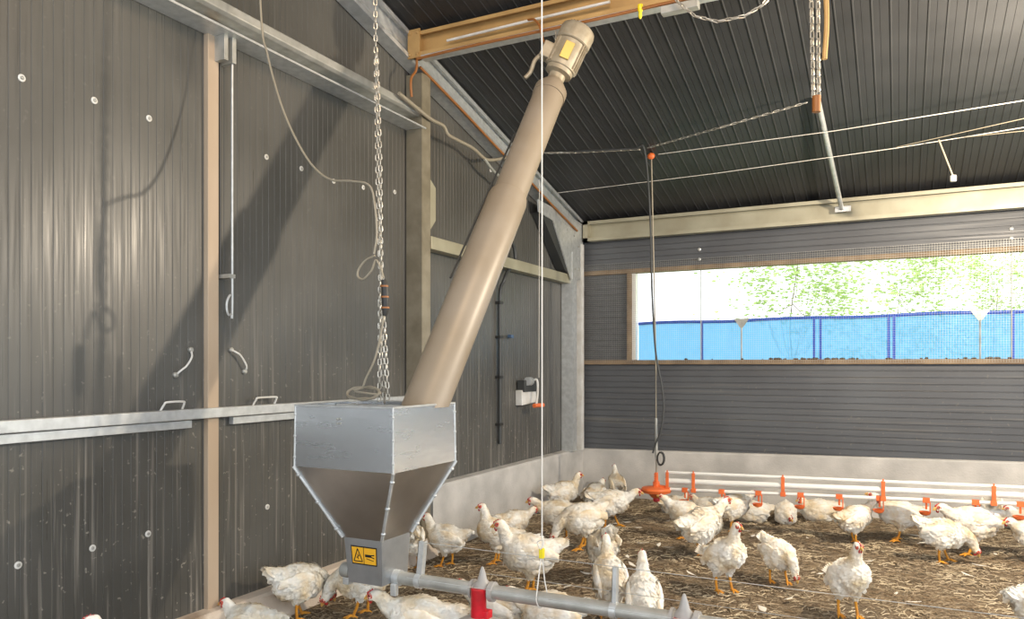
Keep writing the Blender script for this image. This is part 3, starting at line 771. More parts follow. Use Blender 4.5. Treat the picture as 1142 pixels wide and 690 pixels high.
q = [(428, 352), (424, 375), (418, 400), (408, 422), (404, 432), (396, 436)]
pts = [ph(*a, 2.90) for a in q]
for k in range(22):
    a_ = k*.62; pts.append(Vector((HCx-.09+.085*math.cos(a_)*1.1, 2.93+.02*math.sin(a_*1.0), ZT+.045+.028*math.sin(a_)+.004*(k % 3))))
o = own(MB().tube(spline(pts, 5), .0052, 8), 'coiled_cable', M_cable, True); tag(o, 'grey cable coil resting on the hopper rim below the sensor', 'cable')

# ---------------------------------------------------------------- suspension cord on the feed pipe
x = at(604, 668, y=YP).x
S = empty('suspension_cord', (x, YP, ZP), 'long white vertical cord with yellow clip carrying the feed pipe', 'cord')
rel(MB().tube([(x, YP-.0, roofz(YP)), (x+.002, YP, 2.2), (x+.002, YP, at(605, 617, y=YP).z)], .0030, 8), S).build('cord', M_rope, S, True)
zc = at(605, 617, y=YP).z
rel(MB().tube(spline([(x, YP, zc+.0), (x-.006, YP-.03, ZP+.05), (x-.008, YP-.035, ZP), (x, YP-.01, ZP-.033), (x+.01, YP+.034, ZP), (x+.004, YP+.02, ZP+.08), (x+.002, YP, zc)], 5), .0028, 8), S).build('loop', M_rope, S, True)
rel(MB().box((x-.009, YP-.010, zc-.02), (x+.012, YP+.008, zc+.022)), S).build('clip', M_yel, S, bevel=.003)
rel(MB().tube(spline([(x, YP-.01, zc+.018), (x-.01, YP-.012, zc+.035), (x-.012, YP-.012, zc+.05), (x+.012, YP-.012, zc+.06), (x+.013, YP-.012, zc+.04), (x+.0, YP-.012, zc+.02)], 5), .003, 8), S).build('knot', M_rope, S, True)
# winch cord thin behind
o = own(MB().tube([at(601, 421, x=-3.0), at(601.5, 200, x=-3.0)], .003, 6), 'winch_cord', M_rope); tag(o, 'thin cord rising from the hand winch towards the roof', 'cord')

# ---------------------------------------------------------------- drinker line
YD = 6.62
D = empty('drinker_line', at(740, 545, y=YD), 'raised drinker line of three white pipes with orange cups along the back wall', 'drinker')
def dl(px, py, r, name, pxe=1142, pye=None, M=M_pipe, x1=None):
    a = at(px, py, y=YD); b = at(pxe, pye, y=YD); d = (b-a)/(b.x-a.x); e = a+d*(3.4-a.x)
    rel(MB().tube([a, e], r, 14), D).build(name, M, D, True); return a, d
aU, dU = dl(742, 526.5, .014, 'upper_pipe', pye=543.5)
aM, dM = dl(742, 536, .024, 'middle_pipe', pye=552.5)
aL, dL = dl(738, 545, .014, 'nipple_pipe', pye=562)
def onl(px, a, d):
    x_ = at(px, 545, y=YD).x; return a+d*(x_-a.x)
for px in (745, 774, 873.5, 985, 1108):
    u = onl(px, aU, dU); l = onl(px, aL, dL)
    m = MB(); m.box((u.x-.014, YD-.03, l.z-.01), (u.x+.014, YD-.024, u.z+.006)); m.box((u.x-.02, YD-.032, l.z-.018), (u.x+.02, YD+.02, l.z+.016))
    m.box((u.x-.006, YD-.03, u.z+.006), (u.x+.006, YD-.022, u.z+.024))
    rel(m, D).build('hanger', M_orange, D, bevel=.003)
for px in (764, 805, 846, 893, 936, 981, 1033, 1088, 1138):
    l = onl(px, aL, dL)
    m = MB().box((l.x-.024, YD-.018, l.z-.02), (l.x+.024, YD+.018, l.z+.018))
    m.tube([(l.x, YD, l.z-.02), (l.x, YD, l.z-.07)], .008, 8)
    m.box((l.x+.022, YD-.008, l.z-.10), (l.x+.030, YD+.008, l.z+.01))
    N_ = rel(m, D).build('nipple', M_orange, D, bevel=.002)
    m = MB().lathe([(.012, l.z-.118), (.034, l.z-.108), (.042, l.z-.088), (.039, l.z-.088), (.028, l.z-.10), (.01, l.z-.108)], Matrix.Translation((l.x-.008, YD, 0)), 20)
    rel(m, D).build('cup', M_orange, N_, True)
# the ends of those nested cups share the drinker's frame
# bell drinker at the line's end
p = at(732, 548, y=YD)
Bd = empty('bell_drinker', (p.x, YD, p.z-.09), 'orange bell-shaped drinker hanging at the left end of the drinker line', 'drinker')
m = MB().lathe([(.012, p.z+.10), (.03, p.z+.085), (.03, p.z+.05), (.05, p.z+.045), (.125, p.z+.035), (.135, p.z+.02), (.125, p.z-.005), (.10, p.z-.012), (.07, p.z-.02), (.045, p.z-.05), (.03, p.z-.055)], Matrix.Translation((p.x, YD, 0)), 32)
rel(m, Bd).build('bell', M_orange, Bd, True)
rel(MB().lathe([(.028, p.z-.052), (.030, p.z-.08), (.022, p.z-.088)], Matrix.Translation((p.x, YD, 0)), 20), Bd).build('valve', M_red, Bd, True)
m = MB()
for k in range(7):
    m.box((p.x-.014, YD-.032, p.z+.05+k*.017), (p.x+.014, YD-.024, p.z+.058+k*.017))
m.box((p.x+.03, YD-.02, p.z+.03), (p.x+.10, YD+.02, p.z+.06)); m.tube([(p.x, YD, p.z+.09), (p.x, YD, p.z+.17)], .016, 12)
rel(m, Bd).build('ribbed_neck', M_orange, Bd)
# riser pipe (pale) and black hose
top = at(724, 176, y=YD)
xr = p.x; zr0 = p.z+.17
RP = empty('riser_pipe', (xr, YD, zr0), 'thin pale pipe dropping from the roof to the orange bell drinker', 'pipe')
rel(MB().tube([(xr, YD, zr0), (xr-.005, YD, at(729, 400, y=YD).z), (top.x+.02, YD, top.z+.01)], 0.0062, 10), RP).build('pipe', M_cable, RP, True)
q = at(730, 470, y=YD); rel(MB().tube([(xr-.002, YD, q.z+.03), (xr, YD, q.z-.33)], .013, 12), RP).build('sleeve', M_galvd, RP, True)
pts = [at_roof(*a, .05) for a in ((640, 169), (680, 167), (708, 166))]+[at_roof(719, 168, .07)]+[at(*a, y=YD-.03) for a in ( (725, 240), (727, 320), (731, 390), (738, 430), (740, 455), (737, 480), (731, 495), (728, 505))]
o = own(MB().tube(spline(pts, 6), .009, 8), 'water_hose', M_dark, True); tag(o, 'dark water hose bending down beside the pale riser pipe', 'hose')
pts = []
for k in range(17):
    a_ = k/16*2*PI*1.6; pts.append(Vector((xr+.055+.03*math.sin(a_), YD-.04-.002*k, p.z+.30+.055*math.cos(a_))))
o = own(MB().tube(spline(pts, 3), .008, 8), 'hose_loop', M_blk, True); tag(o, 'black hose loop just above the orange bell drinker', 'hose')
q = at(726, 174, y=YD-.03); o = own(MB().ell(q, (.035, .025, .03)), 'hose_pulley', M_orange, True); tag(o, 'small orange pulley where the hose turns down under the roof', 'pulley')

# roof cords and chains on the right
def cord(pts, r, name, M, label, cat, links=False):
    m = MB()
    if links: chain(m, pts, .05, .02, .004)
    else: m.tube(pts, r, 6)
    return tag(own(m, name, M, True), label, cat)
cord([at_roof(607, 170.5), at_roof(640, 170), at_roof(714, 166.5)], .006, 'roof_chain', M_chain, 'level chain between the auger tube and the hose pulley', 'chain', True)
cord([at_roof(722, 165), at(800, 143, y=6.1), at(904, 113, y=6.0)], .006, 'roof_chain', M_chain, 'slanting chain from the hose pulley up to the hanging chain hooks', 'chain', True)
cord([at(734, 172, y=YD-.05), at(930, 146, y=6.4), at(1160, 109, y=6.05)], .0032, 'overhead_wire', M_rope, 'upper of the two long pale cords crossing under the roof', 'cord')
cord([at(622, 215, y=6.9), at(800, 193, y=6.75), at(1000, 165, y=6.6), at(1160, 139, y=6.4)], .0028, 'overhead_wire', M_rope, 'lower of the two long pale cords crossing under the roof', 'cord')
cord([at(1000, 164, y=6.5), at(1160, 128, y=6.2)], .0026, 'overhead_wire', M_cable, 'thin cord branching upward from the lower roof cord', 'cord')
cord([at(1075, 153, y=6.42), at(1160, 144, y=6.2)], .0026, 'overhead_wire', M_cable, 'short thin cord below the branching cord at right', 'cord')
a = at(1047, 156, y=6.4); b = at(1063, 197, y=6.4)
W_ = empty('pull_switch', b, 'pull cord with a pale weight hanging from the roof cords', 'pull cord')
rel(MB().tube([a, b], .006, 8), W_).build('cord', M_cable, W_, True)
rel(MB().tube([b+Vector((0, 0, .01)), b-Vector((0, 0, .035))], .022, 12), W_).build('weight', M_white, W_, True, .005)
# brace pipe from the back beam
a = at(938.5, 232, y=7.74); b = at(912, 112, y=6.9)
b = at_roof(912, 112, .04)
BP = empty('brace_pipe', a, 'grey brace pipe rising from a foot plate on the back beam to the roof', 'brace')
rel(MB().tube([a, b], .021, 16), BP).build('pipe', M_galv, BP, True)
rel(MB().box((a.x-.06, 7.745, a.z-.035), (a.x+.08, 7.759, a.z+.02)), BP).build('foot_plate', M_galv, BP, bevel=.004)
# hanging chains with a sleeve, and rubber tube
yy = 4.35
def pr2(px, py, y=yy): return at(px, py, y=y)
for k, (x0, x1, yb4) in enumerate(((904, 907, 112), (912, 913, 116))):
    m = MB(); chain(m, [pr2(x0, -40), pr2(x1, yb4)], .05, .028, .0045)
    tag(own(m, 'ceiling_chain', M_chain, True), ('left', 'right')[k]+' one of two heavy chains hanging down to a rusty sleeve', 'chain', 'chains hanging from the roof')
s0 = pr2(909.5, 108); s1_ = pr2(910.5, 125)
tag(own(MB().lathe([(.022, 0), (.022, .085), (.016, .085), (.016, .002)], Matrix.Translation(s1_), 16), 'rusty_sleeve', M_brown, True), 'short rusty pipe sleeve on the end of the hanging chains', 'sleeve')
tag(own(MB().tube(spline([pr2(919, -40), pr2(922, 20), pr2(919.5, 66)], 6), .013, 10), 'rubber_tube', M_tan, True), 'tan rubber tube end hanging beside the heavy chains', 'tube')
m = MB(); chain(m, [pr2(*q) for q in ((748, -8), (757, 3), (775, 18), (800, 24), (830, 18), (850, 6), (866, -12))], .045, .022, .004)
tag(own(m, 'slack_chain', M_chain, True), 'slack chain sagging in a shallow curve under the roof beam', 'chain')

# ---------------------------------------------------------------- curtain, mesh, outside
zc0, zc1 = zs_+.012, at(710, 361, y=YB+.1).z
CU = empty('window_curtain', (1, YB+.1, zc0), 'translucent blue wind netting across the lower half of the opening', 'curtain')
m = MB(); nn = 160
def ctop(x): # hem height
    return zc1+.03*(x-xo)/4+.006*math.sin(x*5)
for i in range(nn+1):
    x_ = xo+.03+(3.5-xo)*i/nn; yy_ = YB+.10+.008*math.sin(x_*11)+.006*math.sin(x_*27+1)
    for z_ in (zc0-.05, (zc0+ctop(x_))/2, ctop(x_)): m.v.append(Vector((x_, yy_+.004*math.sin(z_*30), z_)))
for i in range(nn):
    for j in range(2): a_ = i*3+j; m.f.append([a_, a_+3, a_+4, a_+1])
rel(m, CU).build('netting', M_curt, CU, True)
m = MB()
for i in range(nn):
    pass
m.tube([(xo+.03+(3.5-xo)*i/40, YB+.10+.008*math.sin((xo+.03+(3.5-xo)*i/40)*11), ctop(xo+.03+(3.5-xo)*i/40)) for i in range(41)], .016, 8)
rel(m, CU).build('top_hem', M_blueb, CU, True)
for px, w_ in ((709, .045), (783.5, .018), (908, .022), (915, .022), (991, .024), (997, .024), (1130, .018)):
    c_ = at(px, 380, y=YB+.09).x; rel(MB().box((c_-w_/2, YB+.082, zc0-.02), (c_+w_/2, YB+.088, ctop(c_))), CU).build('seam_tape', M_blueb, CU)
for px in (827, 1093):
    c_ = at(px, 365, y=YB+.08).x; t0 = ctop(c_)
    rel(MB().extr([(c_-.075, YB+.075, t0+.02), (c_+.075, YB+.075, t0+.02), (c_+.012, YB+.075, t0-.075), (c_-.012, YB+.075, t0-.075)], (0, .006, 0)), CU).build('corner_patch', M_galvd, CU)
    rel(MB().tube([(c_, YB+.078, t0-.07), (c_, YB+.078, zc0-.02)], .007, 8), CU).build('batten_rod', M_galvd, CU)
for px in (782, 1128):
    c_ = at(px, 320, y=YB+.07).x
    tag(own(MB().tube([(c_, YB+.06, zc0-.03), (c_, YB+.06, ztop)], .006, 8), 'tension_rod', M_galvd, True), 'thin upright rod in the opening, '+('left one' if px < 900 else 'right one near the photo edge'), 'rod', 'upright rods in the opening')
# wire mesh
m = MB(); zA, zB_ = zs_-.02, ztop+.10; r_ = .0007
x_ = xs
while x_ < 2.2:
    m.box((x_-r_, YB-.052-r_, zA), (x_+r_, YB-.052+r_, zB_)); x_ += .021
z_ = zA
while z_ < zB_:
    m.box((xs, YB-.05-r_, z_-r_), (2.2, YB-.05+r_, z_+r_)); z_ += .021
tag(own(m, 'wire_mesh', M_galvd), 'fine square wire mesh stretched across the opening in the back wall', 'mesh')
for px in (780, 1128):
    for py in ((278, 289) if px == 780 else (255, 265.5)):
        q = at(px, py, y=YB-.004); rel(MB().lathe([(.017, 0), (.017, .004), (.008, .010)], Matrix.Translation(q) @ Matrix.Rotation(PI/2, 4, 'X'), 14), WB).build('screw_washer', M_galv, WB, True)
# dirt clumps on the sill
random.seed(3)
m = MB()
for k in range(60):
    px = random.choice([random.gauss(895, 26), random.gauss(1100, 14), random.uniform(715, 1140), random.gauss(925, 20)]); c_ = at(px, 399, y=YB-.03)
    s_ = random.uniform(.004, .016); m.ell((c_.x, YB-.03+random.uniform(-.012, .012), zs_+.014+s_*.4), (s_*random.uniform(1, 2.2), s_*.8, s_*.7), n=6, m=4)
tag(own(m, 'sill_dirt', mat('dirt', lin(64, 52, 40), .95)), 'dark dirt and droppings lying along the opening sill', 'dirt', kind='stuff')

# trees outside
def tree(pxc, Y, spread, zlo, zhi, nleaf, label, seed, tx=0):
    random.seed(seed); c = at(pxc, 330, y=Y); e = empty('tree', (c.x+tx, Y, -.12), label, 'tree', 'trees behind the shed')
    m = MB(); br = []
    m.tube(spline([(tx*0, 0, 0), (.08, .05, zlo*.5), (-.05, 0, zlo+.4), (.05, .03, (zlo+zhi)/2+.5)], 4), [.018-.001*k for k in range(13)], 8)
    cl = []
    for k in range(16):
        a_ = random.uniform(0, 2*PI); rr = random.uniform(.3, 1)*spread; z0 = random.uniform(zlo, zhi-.2)
        tip = Vector((rr*math.cos(a_), rr*math.sin(a_)*.7, z0+random.uniform(.2, .8)))
        m.tube(spline([(0, 0, z0-.4), tip*.5+Vector((0, 0, z0*.25)), tip], 4), [.007-.0006*i for i in range(9)], 5); cl.append(tip)
        for j in range(3): cl.append(tip+Vector([random.gauss(0, .45) for _ in range(3)]))
    m.build('trunk', M_bark, e, True)
    l = MB()
    for k in range(nleaf):
        q = random.choice(cl)+Vector([random.gauss(0, .20) for _ in range(3)])
        R_ = Matrix.Rotation(random.uniform(0, 6.28), 3, 'Z') @ Matrix.Rotation(random.uniform(-1.2, 1.2), 3, 'X')
        s_ = random.uniform(.03, .055)
        pts = [(-s_, 0, 0), (-s_*.2, -s_*.45, -.006), (s_, 0, .004), (-s_*.2, s_*.45, -.006)]
        l.add([q+R_ @ Vector(p) for p in pts], [(0, 1, 2), (0, 2, 3)])
    l.build('foliage', M_leaf, e)
tree(885, 12.0, .7, 1.6, 3.4, 2400, 'small sunlit tree behind the left half of the opening', 1)
tree(1000, 14.5, 1.0, 1.0, 3.6, 5000, 'leafy sunlit tree behind the middle of the opening', 2)
tree(1110, 18.5, 1.5, 1.0, 4.2, 6500, 'leafy sunlit tree behind the right end of the opening', 3)
tree(1290, 13, .9, 1.0, 3.8, 2500, 'leafy tree beyond the right edge of the photo', 4)

# ---------------------------------------------------------------- hens
def remeshed(mb, name, vox=.0052, it=7, disp=.004):
    me = mb.mesh(name+'_src', None); o = bpy.data.objects.new(name+'_src', me); C.objects.link(o)
    r = o.modifiers.new('r', 'REMESH'); r.mode = 'VOXEL'; r.voxel_size = vox
    s = o.modifiers.new('s', 'SMOOTH'); s.iterations = it; s.factor = .6
    bpy.context.view_layer.update()
    dg = bpy.context.evaluated_depsgraph_get(); out = bpy.data.meshes.new_from_object(o.evaluated_get(dg))
    bpy.data.objects.remove(o); out.name = name
    nrm = [v.normal.copy() for v in out.vertices]
    for v, n_ in zip(out.vertices, nrm):
        c = v.co; hz = 1.0
        d = noise.noise(Vector((c.x*28, c.y*48, c.z*48)))*disp + noise.noise(Vector((c.x*75, c.y*110, c.z*110)))*disp*.55
        v.co = c + n_*d*hz
    out.polygons.foreach_set('use_smooth', [True]*len(out.polygons)); out.materials.clear(); out.materials.append(M_feath)
    return out
def plume(me, nb, hc, tb, td, lying):
    """lay small overlapping feathers over the body and a fan of longer ones at the tail"""
    random.seed(5); bm = bmesh.new(); bm.from_mesh(me); bm.faces.ensure_lookup_table()
    fs = list(bm.faces); areas = []; tot = 0
    for f in fs: tot += f.calc_area(); areas.append(tot)
    import bisect
    new = []
    def blade(c, t, n, L, wd, lift):
        s_ = t.cross(n).normalized()
        p = [c-s_*wd*.5, c+s_*wd*.5, c+t*L*.55-s_*wd*.85+n*lift*.6, c+t*L*.55+n*(lift*.6+wd*.18), c+t*L*.55+s_*wd*.85+n*lift*.6, c+t*L*.9-s_*wd*.4+n*lift, c+t*L*.9+s_*wd*.4+n*lift, c+t*L+n*lift]
        new.append((p, ((0, 1, 3, 2), (1, 4, 3), (2, 3, 5), (3, 4, 6), (3, 6, 7, 5))))
    for k in range(2600):
        f = fs[min(bisect.bisect(areas, random.random()*tot), len(fs)-1)]
        c = f.calc_center_median(); n = f.normal
        dh = (c-hc).length
        if dh < .030: continue
        axn = (c-nb).dot((hc-nb).normalized()); dn = ((c-nb)-(hc-nb).normalized()*axn).length
        neck = axn > .01 and dn < .07
        if neck: fl = -(hc-nb).normalized(); L = .013; wd = .0065
        elif c.z < .16 and not lying: fl = Vector((-.35, 0, -1)); L = .020; wd = .009
        else: fl = Vector((-1, 0, -.30)); L = .024; wd = .011
        fl = fl+Vector([random.gauss(0, .16) for _ in range(3)])
        t = fl-n*fl.dot(n)
        if t.length < .15: continue
        t.normalize(); blade(c-n*.001, t, n, L*random.uniform(.8, 1.25), wd, random.uniform(.0015, .005))
    for k in range(11):
        a = (k-5)/5; d = (td+Vector((0, a*.30, .14-abs(a)*.30))).normalized(); n = Vector((0, a*.9, 1)).normalized(); n = (n-d*n.dot(d)).normalized()
        blade(tb+Vector((0, a*.018, -.004)), d, n, .125-abs(a)*.02, .013, .002)
    for p, q in new:
        vs = [bm.verts.new(x) for x in p]
        for f in q: nf = bm.faces.new([vs[i] for i in f]); nf.smooth = True
    bm.to_mesh(me); bm.free(); return me
def Ry(a): return Matrix.Rotation(a, 3, 'Y')
def hen(name, pitch=.35, hip=.235, neck=((.10, 0, .30), (.135, 0, .36), (.15, 0, .405)), hdir=(1, 0, -.1), tail=.9, legs=((.0, .0), (.0, .0)), lying=False, fat=1.0, tail_len=.10, neck_r=(.055, .036, .026)):
    """one hen, facing +X, feet at z=0"""
    m = MB(); bc = Vector((0, 0, hip if not lying else .095))
    R = Ry(-pitch)
    def b(x, y, z): return bc + R @ Vector((x, y, z))
    # trunk
    m.ell(b(0, 0, 0), (.128, .090*fat, .092), R, 20, 12)
    m.ell(b(.052, 0, -.012), (.092, .088*fat, .094), R, 18, 11)
    m.ell(b(-.050, 0, -.020), (.092, .084*fat, .084), R, 18, 11)
    m.ell(b(-.03, 0, .03), (.11, .062*fat, .055), R, 18, 11)
    # tail
    Rt = Ry(-pitch+tail) ; tb = b(-.115, 0, .03); td = Vector((-math.cos(tail-pitch), 0, math.sin(tail-pitch)))
    for k in range(6):
        f = k/5; m.ell(b(-.075, 0, .02).lerp(tb+td*tail_len*.75, f), (.055-.006*k, .062-.009*k, .062-.0085*k), Ry(tail-pitch), 12, 8)
    # thighs
    hips = []
    for s_, (fx, fo) in ((1, legs[0]), (-1, legs[1])):
        if lying:
            m.ell(bc+Vector((.02, s_*.055, -.045)), (.07, .035, .04), None, 12, 8); continue
        h0 = bc+Vector((-.005, s_*.045, -.045)); kn = Vector((h0.x*.5+fx*.5-.012, s_*.045+fo*.5, .115))
        for k in range(6):
            f = k/5; q = h0.lerp(kn, f); rr = .058*(1-f)+.020*f; m.ell(q, (rr*1.15, rr*.85, rr*1.1), None, 12, 8)
        hips.append((kn, Vector((fx, s_*.045+fo, .012))))
    # neck and head
    nb = b(.085, 0, .02); pts = [nb]+[Vector(p) for p in neck]
    if lying: pts = [nb]+[Vector(p) for p in neck]
    sp = spline(pts, 5); n_ = len(sp)
    for i, q in enumerate(sp):
        f = i/(n_-1); rr = (neck_r[0]*(1-f*2)+neck_r[1]*f*2) if f < .5 else (neck_r[1]*(2-2*f)+neck_r[2]*(2*f-1))
        m.ell(q, (rr, rr*.92, rr), None, 12, 8)
    hp = Vector(neck[-1]); hd = Vector(hdir).normalized(); side = Vector((0, 0, 1)).cross(hd).normalized(); upv = hd.cross(side)
    HM = Matrix((hd, side, upv)).transposed()
    hc = hp+hd*.012
    m.ell(hc, (.029, .0215, .0235), HM, 14, 9)
    hc0 = Vector(neck[-1]); body = plume(remeshed(m, name+'_body'), nb, hc0, tb, td, lying)
    def hpnt(x, y, z): return hc+HM @ Vector((x, y, z))
    parts = [('body', body)]
    # face skin
    w = MB()
    for s_ in (-1, 1): w.ell(hpnt(.010, s_*.0145, .002), (.0155, .0085, .0135), HM, 12, 8)
    parts.append(('face', w.mesh('face', M_face, True)))
    # beak
    w = MB()
    w.tube([hpnt(.022, 0, .002), hpnt(.034, 0, .001), hpnt(.044, 0, -.004), hpnt(.050, 0, -.010)], [.0095, .0075, .0045, .001], 8)
    w.tube([hpnt(.022, 0, -.006), hpnt(.036, 0, -.008), hpnt(.043, 0, -.010)], [.007, .005, .001], 8)
    parts.append(('beak', w.mesh('beak', M_beak, True)))
    # comb: single, five points, real thickness
    zz = [(.030, .008), (.027, .019), (.022, .023), (.017, .020), (.012, .028), (.006, .023), (.0, .031), (-.005, .023), (-.011, .027), (-.015, .020), (-.020, .022), (-.023, .014), (-.016, .010), (0, .014)]
    w = MB(); w.hexa([hpnt(x_, -.0028, z_) for x_, z_ in zz], [hpnt(x_, .0028, z_) for x_, z_ in zz])
    parts.append(('comb', w.mesh('comb', M_comb)))
    w = MB()
    for s_ in (-1, 1): w.ell(hpnt(.020, s_*.006, -.019), (.007, .0035, .012), HM, 10, 7)
    parts.append(('wattle', w.mesh('wattle', M_comb, True)))
    for s_ in (-1, 1):
        w = MB(); w.ell(hpnt(.012, s_*.0225, .006), (.0038, .0022, .0038), HM, 10, 7); parts.append(('eye', w.mesh('eye', M_eye, True)))
    # folded wings
    for s_ in (-1, 1):
        w = MB(); T = R @ Matrix.Rotation(s_*.10, 3, 'Z')
        c0 = b(-.012, s_*.079*fat, .014)
        w.ell(c0, (.088, .017, .048), R @ Matrix.Rotation(s_*-.06, 3, 'Z'), 16, 9)
        w.ell(b(-.075, s_*.072*fat, .016), (.070, .012, .030), Ry(-pitch-.12) @ Matrix.Rotation(s_*-.14, 3, 'Z'), 14, 8)
        for k in range(4): w.ell(b(-.09-.008*k, s_*(.068)*fat, .028-.013*k), (.062-.006*k, .008, .010), Ry(-pitch-.05) @ Matrix.Rotation(s_*-.14, 3, 'Z'), 10, 6)
        parts.append(('wing', remeshed(w, name+'_wing', .0045, 3, .003)))
    # legs: shank, three front toes, one rear toe
    for kn, ft in hips:
        w = MB(); w.tube([kn, kn.lerp(ft, .5)+Vector((-.004, 0, 0)), ft], [.0105, .0075, .0085], 10)
        w.ell(ft, (.011, .010, .009), None, 8, 6)
        for a_ in (-.55, 0, .5):
            d_ = Vector((math.cos(a_), math.sin(a_), 0)); L_ = .055 if a_ == 0 else .046
            w.tube([ft, ft+d_*L_*.35+Vector((0, 0, .003)), ft+d_*L_*.7-Vector((0, 0, .004)), ft+d_*L_-Vector((0, 0, .008))], [.0065, .006, .005, .0022], 8)
        w.tube([ft, ft+Vector((-.014, .002, -.003)), ft+Vector((-.026, .004, -.009))], [.006, .0045, .002], 8)
        parts.append(('leg', w.mesh('leg', M_leg, True)))
    return parts
POSE = {
 'alert': hen('alert', .55, .24, ((.075, 0, .335), (.085, 0, .385), (.095, 0, .425)), (1, 0, -.05), .85, ((.02, 0), (-.02, 0))),
 'look_r': hen('look_r', .50, .24, ((.080, 0, .325), (.095, -.01, .375), (.105, -.02, .41)), (.35, -1, -.05), .9, ((.03, .01), (-.01, -.01))),
 'look_l': hen('look_l', .50, .24, ((.080, 0, .325), (.095, .01, .375), (.105, .02, .41)), (.35, 1, -.05), .9, ((.03, .01), (-.01, -.01))),
 'stand': hen('stand', .22, .225, ((.115, 0, .285), (.135, 0, .335), (.15, 0, .375)), (1, 0, -.15), .75, ((.035, 0), (-.03, 0))),
 'walk': hen('walk', .12, .22, ((.14, 0, .255), (.175, 0, .285), (.205, 0, .305)), (1, 0, -.25), .5, ((.06, 0), (-.05, 0))),
 'drink': hen('drink', .28, .225, ((.13, 0, .285), (.165, 0, .325), (.19, 0, .345)), (1, 0, .30), .55, ((.03, 0), (-.02, 0))),
 'stoop': hen('stoop', -.05, .215, ((.15, 0, .19), (.18, 0, .15), (.195, 0, .11)), (.5, 0, -.85), .6, ((.04, 0), (-.03, 0))),
 'peck': hen('peck', -.28, .215, ((.15, 0, .13), (.175, 0, .085), (.185, 0, .055)), (.35, 0, -.95), .7, ((.05, 0), (-.04, 0))),
 'lie': hen('lie', .08, .1, ((.12, 0, .135), (.14, 0, .165), (.15, 0, .185)), (1, 0, -.2), .35, lying=True),
 'lie_tuck': hen('lie_tuck', .05, .1, ((.10, 0, .11), (.12, .02, .10), (.13, .03, .085)), (.6, .6, -.7), .45, lying=True),
}
GROUP = 'white hens on the bedded floor'
def put(pose, px, py, phi, s, label, fat=1, name='hen'):
    """feet centre at photo point (px,py); phi: 0 faces right, 90 away, 180 left, 270 towards the viewer"""
    p = at(px, py, z=0); a = math.radians(phi); d = Rv*math.cos(a)+Fv*math.sin(a)
    e = empty('hen', (p.x, p.y, 0), label, 'hen', GROUP, math.atan2(d.y, d.x)); e.scale = (s, s*fat, s)
    for nme, me in POSE[pose]:
        o = bpy.data.objects.new(nme, me); C.objects.link(o); o.parent = e
    return e
